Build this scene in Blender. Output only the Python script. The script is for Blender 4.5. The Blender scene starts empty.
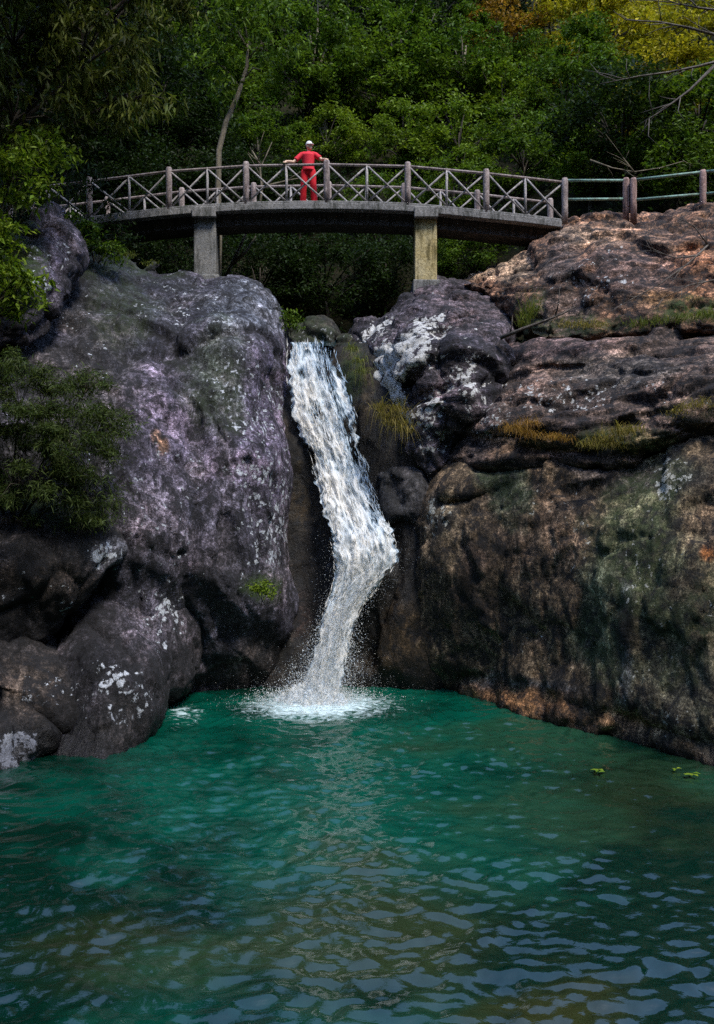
import bpy, bmesh, math, random
import numpy as np
from mathutils import Vector, Matrix, Euler

random.seed(7)
RNG = np.random.default_rng(7)
scene = bpy.context.scene
COL = scene.collection
R = math.radians

# ------------------------------------------------------------------ camera frame
F, HZ, CX, CH = 880.0, 470.0, 357.0, 4.7          # focal length (px), horizon row, centre column, eye height


def P(px, py, Y):
    return Vector(((px - CX) / F * Y, Y, CH - (py - HZ) / F * Y))


def Pn(px, py, Y):
    px, py, Y = np.broadcast_arrays(np.asarray(px, float), np.asarray(py, float), np.asarray(Y, float))
    return np.stack([(px - CX) / F * Y, Y, CH - (py - HZ) / F * Y], -1)


def to_px(v):
    return CX + v[:, 0] / v[:, 1] * F, HZ - (v[:, 2] - CH) / v[:, 1] * F


# ------------------------------------------------------------------ noise
_perm = np.random.default_rng(3).permutation(256).astype(np.int64)
_perm = np.concatenate([_perm, _perm, _perm])
_g = np.random.default_rng(4).normal(size=(256, 3))
_g /= np.linalg.norm(_g, axis=1)[:, None]


def perlin(p, seed=0):
    p = p + seed * 17.31
    i = np.floor(p).astype(np.int64)
    f = p - i
    u = f * f * f * (f * (f * 6 - 15) + 10)
    i &= 255
    out = 0
    for dx in (0, 1):
        wx = u[:, 0] if dx else 1 - u[:, 0]
        for dy in (0, 1):
            wy = u[:, 1] if dy else 1 - u[:, 1]
            for dz in (0, 1):
                wz = u[:, 2] if dz else 1 - u[:, 2]
                h = _perm[_perm[_perm[(i[:, 0] + dx) & 255] + ((i[:, 1] + dy) & 255)] + ((i[:, 2] + dz) & 255)]
                g = _g[h]
                d = g[:, 0] * (f[:, 0] - dx) + g[:, 1] * (f[:, 1] - dy) + g[:, 2] * (f[:, 2] - dz)
                out = out + wx * wy * wz * d
    return out * 1.5


def fbm(p, octv=4, seed=0, gain=.5):
    a, s, o = 1.0, 1.0, 0
    for k in range(octv):
        o = o + a * perlin(p * s, seed + k * 3)
        s *= 2.03
        a *= gain
    return o


def ridged(p, octv=3, seed=0, gain=.5):
    a, s, o = 1.0, 1.0, 0
    for k in range(octv):
        o = o + a * (1 - 2 * np.abs(perlin(p * s, seed + k * 5)))
        s *= 2.1
        a *= gain
    return o


_wp = np.random.default_rng(5).uniform(0, 1, (256, 3))
_wt = np.random.default_rng(6).normal(0, 1, (256, 3))
_wo = np.random.default_rng(8).uniform(-1, 1, 256)


def facets(p, seed=0, tilt=.55):
    """broken-block relief: every cell is a tilted plane; also returns the crack distance"""
    p = p + seed * 11.7
    i = np.floor(p).astype(np.int64)
    f1 = np.full(len(p), 9.0)
    f2 = np.full(len(p), 9.0)
    val = np.zeros(len(p))
    for dx in (-1, 0, 1):
        for dy in (-1, 0, 1):
            for dz in (-1, 0, 1):
                c = i + [dx, dy, dz]
                h = _perm[_perm[_perm[c[:, 0] & 255] + (c[:, 1] & 255)] + (c[:, 2] & 255)]
                r = p - (c + _wp[h])
                d = np.sqrt((r * r).sum(1))
                vv = _wo[h] + tilt * (r * _wt[h]).sum(1)
                near = d < f1
                f2 = np.where(near, f1, np.minimum(f2, d))
                val = np.where(near, vv, val)
                f1 = np.where(near, d, f1)
    return val, f2 - f1


def sstep(a, b, x):
    t = np.clip((x - a) / (b - a), 0, 1)
    return t * t * (3 - 2 * t)


# ------------------------------------------------------------------ object helpers
def tag(o, label=None, cat=None, group=None, kind=None):
    if label: o['label'] = label
    if cat: o['category'] = cat
    if group: o['group'] = group
    if kind: o['kind'] = kind
    return o


def link(o, parent=None):
    COL.objects.link(o)
    if parent: o.parent = parent
    return o


def empty(name, loc, label=None, cat=None, group=None, rz=0.0):
    o = bpy.data.objects.new(name, None)
    o.empty_display_size = .3
    o.location = loc
    o.rotation_euler = (0, 0, rz)
    link(o)
    return tag(o, label, cat, group)


def mesh_obj(name, verts, faces, mat, parent=None, smooth=True, cols=None):
    me = bpy.data.meshes.new(name)
    verts = np.asarray(verts, np.float32)
    if isinstance(faces, np.ndarray):
        n, k = faces.shape
        me.vertices.add(len(verts))
        me.vertices.foreach_set('co', verts.ravel())
        me.loops.add(n * k)
        me.loops.foreach_set('vertex_index', faces.astype(np.int32).ravel())
        me.polygons.add(n)
        me.polygons.foreach_set('loop_start', np.arange(0, n * k, k, dtype=np.int32))
        me.polygons.foreach_set('loop_total', np.full(n, k, np.int32))
        me.update(calc_edges=True)
        me.validate()
    else:
        me.from_pydata([tuple(v) for v in verts], [], faces)
    if cols is not None:
        at = me.color_attributes.new('Col', 'FLOAT_COLOR', 'POINT')
        c = np.ones((len(verts), 4), np.float32)
        c[:, :cols.shape[1]] = cols
        at.data.foreach_set('color', c.ravel())
    me.polygons.foreach_set('use_smooth', np.full(len(me.polygons), smooth))
    me.materials.append(mat)
    o = bpy.data.objects.new(name, me)
    return link(o, parent)


class MB:
    """collects boxes, tubes and blobs for ONE mesh object"""

    def __init__(s):
        s.v, s.f = [], []

    def add(s, vs, fs):
        b = len(s.v)
        s.v += [Vector(v) for v in vs]
        s.f += [tuple(i + b for i in f) for f in fs]

    def box(s, x0, x1, y0, y1, z0, z1):
        s.add([(x0, y0, z0), (x1, y0, z0), (x1, y1, z0), (x0, y1, z0), (x0, y0, z1), (x1, y0, z1), (x1, y1, z1), (x0, y1, z1)],
              [(0, 3, 2, 1), (4, 5, 6, 7), (0, 1, 5, 4), (1, 2, 6, 5), (2, 3, 7, 6), (3, 0, 4, 7)])

    def tube(s, pts, rad, n=8, sx=1.0):
        pts = [Vector(p) for p in pts]
        if not hasattr(rad, '__len__'): rad = [rad] * len(pts)
        b = len(s.v)
        ref = None
        for i, p in enumerate(pts):
            t = (pts[min(i + 1, len(pts) - 1)] - pts[max(i - 1, 0)]).normalized()
            if ref is None:
                ref = Vector((1, 0, 0)) if abs(t.x) < .8 else Vector((0, 1, 0))
            a = (ref - t * ref.dot(t)).normalized()
            ref = a
            c = t.cross(a)
            for k in range(n):
                an = 2 * math.pi * k / n
                s.v.append(p + (a * math.cos(an) * sx + c * math.sin(an)) * rad[i])
        for i in range(len(pts) - 1):
            for k in range(n):
                s.f.append((b + i * n + k, b + i * n + (k + 1) % n, b + (i + 1) * n + (k + 1) % n, b + (i + 1) * n + k))
        s.f.append(tuple(b + k for k in reversed(range(n))))
        e = b + (len(pts) - 1) * n
        s.f.append(tuple(e + k for k in range(n)))

    def ball(s, c, r, n=10, m=7):
        c = Vector(c)
        if not hasattr(r, '__len__'): r = (r, r, r)
        b = len(s.v)
        s.v.append(c + Vector((0, 0, r[2])))
        for i in range(1, m):
            th = math.pi * i / m
            for k in range(n):
                ph = 2 * math.pi * k / n
                s.v.append(c + Vector((r[0] * math.sin(th) * math.cos(ph), r[1] * math.sin(th) * math.sin(ph), r[2] * math.cos(th))))
        s.v.append(c - Vector((0, 0, r[2])))
        e = len(s.v) - 1
        for k in range(n):
            s.f.append((b, b + 1 + k, b + 1 + (k + 1) % n))
            s.f.append((e, e - n + (k + 1) % n, e - n + k))
        for i in range(m - 2):
            for k in range(n):
                q = b + 1 + i * n
                s.f.append((q + k, q + n + k, q + n + (k + 1) % n, q + (k + 1) % n))

    def build(s, name, mat, parent=None, smooth=False, bevel=0):
        me = bpy.data.meshes.new(name)
        me.from_pydata([tuple(v) for v in s.v], [], s.f)
        me.polygons.foreach_set('use_smooth', [smooth] * len(me.polygons))
        me.materials.append(mat)
        o = bpy.data.objects.new(name, me)
        if bevel:
            m = o.modifiers.new('bevel', 'BEVEL')
            m.width = bevel
            m.segments = 2
            m.limit_method = 'ANGLE'
        return link(o, parent)


def remeshed(verts, faces, voxel):
    """voxel-remesh a closed soup, return numpy verts, quad faces"""
    me = bpy.data.meshes.new('tmp')
    me.from_pydata([tuple(v) for v in verts], [], faces)
    o = bpy.data.objects.new('tmp', me)
    COL.objects.link(o)
    m = o.modifiers.new('r', 'REMESH')
    m.mode = 'VOXEL'
    m.voxel_size = voxel
    dg = bpy.context.evaluated_depsgraph_get()
    dg.update()
    me2 = bpy.data.meshes.new_from_object(o.evaluated_get(dg))
    bpy.data.objects.remove(o)
    bpy.data.meshes.remove(me)
    v = np.zeros(len(me2.vertices) * 3, np.float32)
    me2.vertices.foreach_get('co', v)
    f = np.zeros(len(me2.loops), np.int32)
    me2.loops.foreach_get('vertex_index', f)
    tot = np.zeros(len(me2.polygons), np.int32)
    me2.polygons.foreach_get('loop_total', tot)
    assert (tot == 4).all()
    bpy.data.meshes.remove(me2)
    return v.reshape(-1, 3).astype(np.float64), f.reshape(-1, 4)


def smooth_verts(v, f, it, lam=.6):
    e = np.concatenate([f[:, [0, 1]], f[:, [1, 2]], f[:, [2, 3]], f[:, [3, 0]]])
    n = len(v)
    cnt = np.bincount(e[:, 0], minlength=n) + np.bincount(e[:, 1], minlength=n)
    for _ in range(it):
        a = np.stack([np.bincount(e[:, 0], v[e[:, 1], k], n) + np.bincount(e[:, 1], v[e[:, 0], k], n) for k in range(3)], 1)
        v = v + lam * (a / np.maximum(cnt, 1)[:, None] - v)
    return v


def normals(v, f):
    n = np.cross(v[f[:, 2]] - v[f[:, 0]], v[f[:, 3]] - v[f[:, 1]])
    out = np.zeros_like(v)
    for k in range(4):
        for a in range(3):
            out[:, a] += np.bincount(f[:, k], n[:, a], len(v))
    return out / np.maximum(np.linalg.norm(out, axis=1), 1e-9)[:, None]


# ------------------------------------------------------------------ materials
def new_mat(name):
    m = bpy.data.materials.new(name)
    m.use_nodes = True
    nt = m.node_tree
    nt.nodes.clear()
    out = nt.nodes.new('ShaderNodeOutputMaterial')
    b = nt.nodes.new('ShaderNodeBsdfPrincipled')
    nt.links.new(b.outputs[0], out.inputs[0])
    return m, nt, b, out


class NT:
    def __init__(s, nt): s.nt = nt

    def n(s, t, **kw):
        x = s.nt.nodes.new(t)
        for k, v in kw.items():
            if k in x.bl_rna.properties:
                setattr(x, k, v)
            else:
                x.inputs[k.replace('_', ' ')].default_value = v
        return x

    def l(s, a, b): s.nt.links.new(a, b)

    def noise(s, vec, scale, detail=6, rough=.6, dist=0.0):
        x = s.n('ShaderNodeTexNoise')
        x.inputs['Scale'].default_value = scale
        x.inputs['Detail'].default_value = detail
        x.inputs['Roughness'].default_value = rough
        x.inputs['Distortion'].default_value = dist
        s.l(vec, x.inputs['Vector'])
        return x.outputs['Fac']

    def ramp(s, fac, stops):
        x = s.n('ShaderNodeValToRGB')
        el = x.color_ramp.elements
        while len(el) < len(stops): el.new(.5)
        for e, (p, c) in zip(el, stops):
            e.position = p
            e.color = (c, c, c, 1) if not hasattr(c, '__len__') else (*c, 1)
        s.l(fac, x.inputs[0])
        return x.outputs[0]

    def mix(s, fac, a, b, mode='MIX'):
        x = s.n('ShaderNodeMix', data_type='RGBA', blend_type=mode)
        for sock, val in ((x.inputs[0], fac), (x.inputs[6], a), (x.inputs[7], b)):
            if hasattr(val, 'is_linked'):
                s.l(val, sock)
            elif sock == x.inputs[0]:
                sock.default_value = val
            else:
                sock.default_value = (*val, 1)
        return x.outputs[2]

    def math(s, op, a, b=None):
        x = s.n('ShaderNodeMath', operation=op)
        for sock, val in zip(x.inputs, (a, b)):
            if val is None: continue
            if hasattr(val, 'is_linked'):
                s.l(val, sock)
            else:
                sock.default_value = val
        return x.outputs[0]

    def bump(s, h, strength, dist, nrm=None):
        x = s.n('ShaderNodeBump')
        x.inputs['Strength'].default_value = strength
        x.inputs['Distance'].default_value = dist
        s.l(h, x.inputs['Height'])
        if nrm: s.l(nrm, x.inputs['Normal'])
        return x.outputs[0]

    def mapping(s, vec, scale=(1, 1, 1), rot=(0, 0, 0)):
        x = s.n('ShaderNodeMapping')
        x.inputs['Scale'].default_value = scale
        x.inputs['Rotation'].default_value = rot
        s.l(vec, x.inputs['Vector'])
        return x.outputs[0]


def rock_material(name, lichen_col, aniso, rot, speck=1.0):
    """Col = rock colour, stained and partly light-painted; Mask.r = lichen, .g = wet, .b = moss"""
    m, nt, b, out = new_mat(name)
    g = NT(nt)
    pos = g.n('ShaderNodeNewGeometry').outputs['Position']
    col = g.n('ShaderNodeAttribute', attribute_name='Col').outputs['Color']
    msk = g.n('ShaderNodeSeparateColor')
    g.l(g.n('ShaderNodeAttribute', attribute_name='Mask').outputs['Color'], msk.inputs[0])
    li, wet, moss = msk.outputs
    st = g.mapping(pos, aniso, rot)
    n1 = g.noise(pos, .9, 8, .65, .3)
    n2 = g.noise(st, 2.2, 9, .72, .6)
    n3 = g.noise(pos, 11, 8, .75)
    n4 = g.noise(pos, 34, 4, .7)
    c = g.mix(1, col, g.ramp(n1, [(.34, (.26, .27, .31)), (.5, (.85, .85, .85)), (.64, (1.75, 1.6, 1.55))]), 'MULTIPLY')
    c = g.mix(1, c, g.ramp(n2, [(.34, .10), (.46, .65), (.55, 1.1), (.66, 2.7)]), 'MULTIPLY')
    c = g.mix(speck, c, g.ramp(n3, [(.36, .14), (.5, .9), (.64, 2.3)]), 'MULTIPLY')
    c = g.mix(.7 * speck, c, g.ramp(n4, [(.38, .2), (.5, .95), (.62, 2.2)]), 'MULTIPLY')
    # black algae blotches
    n5 = g.noise(pos, 3.1, 10, .7, .8)
    c = g.mix(g.ramp(n5, [(.50, 0), (.57, .85)]), c, (.012, .012, .014))
    # moss
    n6 = g.noise(pos, 6, 8, .7)
    mo = g.math('MULTIPLY', moss, g.ramp(n6, [(.38, 0), (.55, 1)]))
    c = g.mix(mo, c, (.045, .075, .018))
    # lichen: crusty discs and specks
    vo = g.n('ShaderNodeTexVoronoi', feature='SMOOTH_F1')
    vo.inputs['Scale'].default_value = 7.0
    vo.inputs['Smoothness'].default_value = .4
    wv = g.n('ShaderNodeVectorMath', operation='ADD')
    nz = g.n('ShaderNodeTexNoise')
    nz.inputs['Scale'].default_value = 6
    nz.inputs['Detail'].default_value = 6
    g.l(pos, nz.inputs['Vector'])
    sc_ = g.n('ShaderNodeVectorMath', operation='SCALE')
    sc_.inputs['Scale'].default_value = .28
    g.l(nz.outputs['Color'], sc_.inputs[0])
    g.l(pos, wv.inputs[0])
    g.l(sc_.outputs[0], wv.inputs[1])
    g.l(wv.outputs[0], vo.inputs['Vector'])
    disc = g.math('SUBTRACT', 1.0, vo.outputs['Distance'])
    n7 = g.noise(pos, 16, 8, .75)
    n8 = g.noise(pos, 1.6, 5, .6)
    sumv = g.math('ADD', g.math('MULTIPLY', disc, .5), g.math('ADD', g.math('MULTIPLY', n7, .9), g.math('MULTIPLY', n8, .6)))
    sumv = g.math('ADD', sumv, g.math('MULTIPLY', li, .62))
    lm = g.ramp(g.math('MULTIPLY', sumv, .5), [(.725, 0), (.755, 1)])
    lm = g.math('MULTIPLY', lm, g.ramp(li, [(0.02, 0), (.2, 1)]))
    lc = g.mix(1, lichen_col, g.ramp(n4, [(.3, .5), (.7, 1.3)]), 'MULTIPLY')
    c = g.mix(lm, c, lc)
    # wet rock is darker and shinier
    c = g.mix(wet, c, g.mix(1, c, (.30, .30, .33), 'MULTIPLY'))
    g.l(c, b.inputs['Base Color'])
    ro = g.math('SUBTRACT', .86, g.math('MULTIPLY', wet, .48))
    g.l(ro, b.inputs['Roughness'])
    b.inputs['Specular IOR Level'].default_value = .35
    h = g.math('ADD', g.math('MULTIPLY', n2, .9), g.math('ADD', g.math('MULTIPLY', n3, .38), g.math('MULTIPLY', n4, .12)))
    h = g.math('ADD', h, g.math('MULTIPLY', lm, .05))
    nb = g.bump(h, 1.0, .075)
    g.l(nb, b.inputs['Normal'])
    return m


def stone_material(name, c1, c2, stain, rough=.85, scale=4.0):
    m, nt, b, out = new_mat(name)
    g = NT(nt)
    pos = g.n('ShaderNodeNewGeometry').outputs['Position']
    c = g.mix(g.ramp(g.noise(pos, scale, 8, .7), [(.35, 0), (.65, 1)]), c1, c2)
    st = g.mapping(pos, (6, 6, 1.1))
    c = g.mix(g.ramp(g.noise(st, 1.2, 7, .7), [(.48, 0), (.62, .85)]), c, stain)
    c = g.mix(.8, c, g.ramp(g.noise(pos, 28, 5, .75), [(.35, .4), (.65, 1.5)]), 'MULTIPLY')
    g.l(c, b.inputs['Base Color'])
    b.inputs['Roughness'].default_value = rough
    b.inputs['Specular IOR Level'].default_value = .25
    g.l(g.bump(g.noise(pos, 22, 8, .7), .5, .03), b.inputs['Normal'])
    return m


def leaf_material(name, c1, c2, trans=.35, rough=.5):
    m, nt, b, out = new_mat(name)
    g = NT(nt)
    at = g.n('ShaderNodeSeparateColor')
    g.l(g.n('ShaderNodeAttribute', attribute_name='Col').outputs['Color'], at.inputs[0])
    inf = g.n('ShaderNodeObjectInfo').outputs['Random']
    t = g.math('ADD', g.math('MULTIPLY', at.outputs[0], .8), g.math('MULTIPLY', inf, .2))
    c = g.mix(t, c1, c2)
    c = g.mix(1, c, g.ramp(at.outputs[1], [(0, .4), (1, 1.6)]), 'MULTIPLY')
    g.l(c, b.inputs['Base Color'])
    b.inputs['Roughness'].default_value = rough
    b.inputs['Specular IOR Level'].default_value = .12
    tr = g.n('ShaderNodeBsdfTranslucent')
    g.l(g.mix(1, c, (1.1, 1.15, .6), 'MULTIPLY'), tr.inputs['Color'])
    mx = g.n('ShaderNodeMixShader')
    mx.inputs[0].default_value = trans
    g.l(b.outputs[0], mx.inputs[1])
    g.l(tr.outputs[0], mx.inputs[2])
    g.l(mx.outputs[0], out.inputs[0])
    return m


def plain(name, c, rough=.7, var=.35, scale=20, spec=.3):
    m, nt, b, out = new_mat(name)
    g = NT(nt)
    pos = g.n('ShaderNodeTexCoord').outputs['Object']
    cc = g.mix(var, c, g.ramp(g.noise(pos, scale, 5, .6), [(.3, .45), (.7, 1.5)]), 'MULTIPLY')
    g.l(g.mix(1, c, g.ramp(g.noise(pos, scale, 5, .6), [(.3, 1 - var), (.7, 1 + var)]), 'MULTIPLY'), b.inputs['Base Color'])
    b.inputs['Roughness'].default_value = rough
    b.inputs['Specular IOR Level'].default_value = spec
    return m


M = {}
M['rock_left'] = rock_material('purple_grey_rock', (.50, .53, .58), (1.9, 1.5, .7), (0, 0, 0))
M['rock_right'] = rock_material('brown_rock', (.50, .50, .45), (1.7, 1.7, .6), (R(0), R(8), 0))
M['rock_slab'] = rock_material('layered_rock', (.58, .58, .57), (.8, .8, 2.6), (R(0), R(6), 0))
M['rock_wet'] = rock_material('wet_chute_rock', (.35, .36, .36), (1.6, 1.6, .7), (0, 0, 0), .6)
M['concrete'] = stone_material('weathered_concrete', (.20, .195, .19), (.33, .32, .31), (.06, .065, .055))
M['girder'] = stone_material('shade_darkened_concrete', (.055, .05, .047), (.11, .095, .085), (.02, .02, .018))  # far darker than the deck: shade below the slab put into the colour
M['pier'] = stone_material('pier_concrete', (.20, .205, .205), (.30, .29, .27), (.07, .07, .06), scale=2.5)
M['pier_yellow'] = stone_material('yellowed_pier_concrete', (.46, .36, .15), (.58, .50, .30), (.10, .08, .025), scale=2.5)
M['post'] = stone_material('pinkish_post_concrete', (.27, .215, .20), (.44, .37, .345), (.12, .09, .09), scale=9)
M['post_red'] = stone_material('reddish_post_concrete', (.32, .20, .17), (.45, .31, .28), (.14, .09, .08), scale=9)
M['brace'] = stone_material('pale_rail_concrete', (.27, .25, .25), (.46, .43, .42), (.16, .15, .14), scale=9)
M['toprail'] = stone_material('brown_rail_concrete', (.25, .20, .18), (.38, .32, .31), (.12, .10, .09), scale=9)
M['pipe'] = stone_material('green_pipe_paint', (.17, .33, .27), (.28, .42, .36), (.12, .14, .10), .5, 6)
M['bark'] = stone_material('pale_bark', (.15, .125, .085), (.26, .22, .15), (.07, .06, .04), scale=8)
M['bark_dark'] = stone_material('dark_bark', (.05, .04, .03), (.09, .075, .055), (.025, .02, .018), scale=8)
M['twig'] = stone_material('grey_twig_bark', (.10, .085, .07), (.17, .15, .13), (.05, .04, .035), scale=8)
M['leaf_dark'] = leaf_material('dark_green_leaves', (.011, .024, .007), (.030, .052, .012))  # dark tone also carries shade between crowns and under the bridge
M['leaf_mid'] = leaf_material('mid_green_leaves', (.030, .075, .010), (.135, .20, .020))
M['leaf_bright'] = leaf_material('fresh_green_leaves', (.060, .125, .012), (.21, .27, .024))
M['leaf_olive'] = leaf_material('olive_leaves', (.05, .072, .014), (.16, .175, .035))
M['leaf_sun_gold'] = leaf_material('sun_painted_gold_leaves', (.13, .16, .013), (.48, .38, .026))  # golden sunlight on the treetops is put into this leaf colour
M['leaf_sun_orange'] = leaf_material('sun_painted_orange_leaves', (.13, .10, .015), (.46, .22, .03))  # orange sun glow on the crown is painted as leaf colour
M['leaf_fine'] = leaf_material('fine_shrub_leaves', (.026, .050, .012), (.085, .105, .028))
M['grass_gold'] = leaf_material('golden_grass', (.13, .12, .03), (.34, .26, .08))
M['grass_orange'] = leaf_material('rusty_grass', (.22, .12, .03), (.38, .22, .06))
M['grass_green'] = leaf_material('green_grass', (.06, .10, .02), (.20, .20, .05))


def soil_mat():
    m, nt, b, out = new_mat('forest_soil')
    g = NT(nt)
    pos = g.n('ShaderNodeNewGeometry').outputs['Position']
    n = g.noise(pos, 1.5, 8, .7)
    g.l(g.ramp(n, [(.3, (.010, .011, .007)), (.5, (.022, .022, .012)), (.7, (.035, .03, .016))]), b.inputs['Base Color'])
    b.inputs['Roughness'].default_value = .95
    b.inputs['Specular IOR Level'].default_value = .05
    g.l(g.bump(g.noise(pos, 5, 8, .7), .8, .2), b.inputs['Normal'])
    return m


M['soil'] = soil_mat()


# ------------------------------------------------------------------ terrain
def terrain_h(x, y):
    x = np.asarray(x, float)
    y = np.asarray(y, float)
    ax = np.abs(x + .4)
    back = sstep(22.0, 24.0, y)
    h = -1.6 + 8.3 * back + 0.95 * np.clip(y - 26, 0, 46) + .3 * np.clip(y - 72, 0, 60)
    h = h + back * np.clip(ax - 3.0, 0, 5.5) * .75 * (1 - sstep(28, 40, y))
    side = np.clip(ax - 8.6 - .10 * np.clip(y, 0, 20), 0, 3) * 2.2 + np.clip(ax - 12, 0, 40) * .95
    h = h + side * (1 - back) + back * np.clip(ax - 12, 0, 60) * .2
    shore = 1 - sstep(1.0, 5.5, y)
    h = h + shore * 4.3 + np.clip(-y - 6, 0, 50) * 1.0  # unseen slope behind the camera, raised to block low sky light
    q = np.stack([x * .16, y * .16, x * 0], -1).reshape(-1, 3)
    h = h + (fbm(q, 4, 11) * 1.3).reshape(x.shape) * (.25 + .75 * sstep(24, 30, y))
    return h


def axis(vals):
    out = []
    for a, b, st in vals:
        out.append(np.arange(a, b, st))
    return np.concatenate(out)


gx = axis([(-260, -30, 8), (-30, 30, .6), (30, 261, 8)])
gy = axis([(-200, -10, 6), (-10, 60, .6), (60, 130, 3), (130, 421, 12)])
GX, GY = np.meshgrid(gx, gy)
GZ = terrain_h(GX, GY)
nx, ny = len(gx), len(gy)
idx = np.arange(nx * ny).reshape(ny, nx)
gf = np.stack([idx[:-1, :-1], idx[:-1, 1:], idx[1:, 1:], idx[1:, :-1]], -1).reshape(-1, 4)
tag(mesh_obj('hillside_ground', np.stack([GX, GY, GZ], -1).reshape(-1, 3), gf, M['soil']), kind='structure')


# ------------------------------------------------------------------ rocks
def catmull(pts, k=5):
    pts = np.asarray(pts, float)
    n = len(pts)
    out = []
    for i in range(n):
        p0, p1, p2, p3 = pts[i - 1], pts[i], pts[(i + 1) % n], pts[(i + 2) % n]
        for t in np.arange(k) / k:
            out.append(.5 * (2 * p1 + (p2 - p0) * t + (2 * p0 - 5 * p1 + 4 * p2 - p3) * t * t + (-p0 + 3 * p1 - 3 * p2 + p3) * t ** 3))
    return np.asarray(out)


def seg_dist(x, y, poly, closed=True):
    d = np.full(x.shape, 1e9)
    n = len(poly)
    for i in range(n if closed else n - 1):
        a, b = poly[i], poly[(i + 1) % n]
        e = b - a
        L = max(e @ e, 1e-9)
        t = np.clip(((x - a[0]) * e[0] + (y - a[1]) * e[1]) / L, 0, 1)
        d = np.minimum(d, np.hypot(x - a[0] - t * e[0], y - a[1] - t * e[1]))
    return d


def inside(x, y, poly):
    c = np.zeros(x.shape, bool)
    n = len(poly)
    for i in range(n):
        x0, y0 = poly[i]
        x1, y1 = poly[(i + 1) % n]
        if y0 == y1: continue
        hit = ((y0 > y) != (y1 > y)) & (x < (x1 - x0) * (y - y0) / (y1 - y0) + x0)
        c ^= hit
    return c


def tps(ctrl, lam=.02):
    c = np.asarray(ctrl, float)
    p = c[:, :2] / 100
    n = len(p)

    def ker(r2): return .5 * r2 * np.log(r2 + 1e-9)
    K = ker(((p[:, None] - p[None]) ** 2).sum(-1)) + lam * np.eye(n)
    A = np.zeros((n + 3, n + 3))
    A[:n, :n] = K
    A[:n, n] = 1
    A[:n, n + 1:] = p
    A[n:, :n] = A[:n, n:].T
    s = np.linalg.solve(A, np.concatenate([c[:, 2], [0, 0, 0]]))

    def ev(x, y):
        q = np.stack([x.ravel(), y.ravel()], -1) / 100
        r = ker(((q[:, None] - p[None]) ** 2).sum(-1)) @ s[:n] + s[n] + q @ s[n + 1:]
        return r.reshape(x.shape)
    return ev


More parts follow.
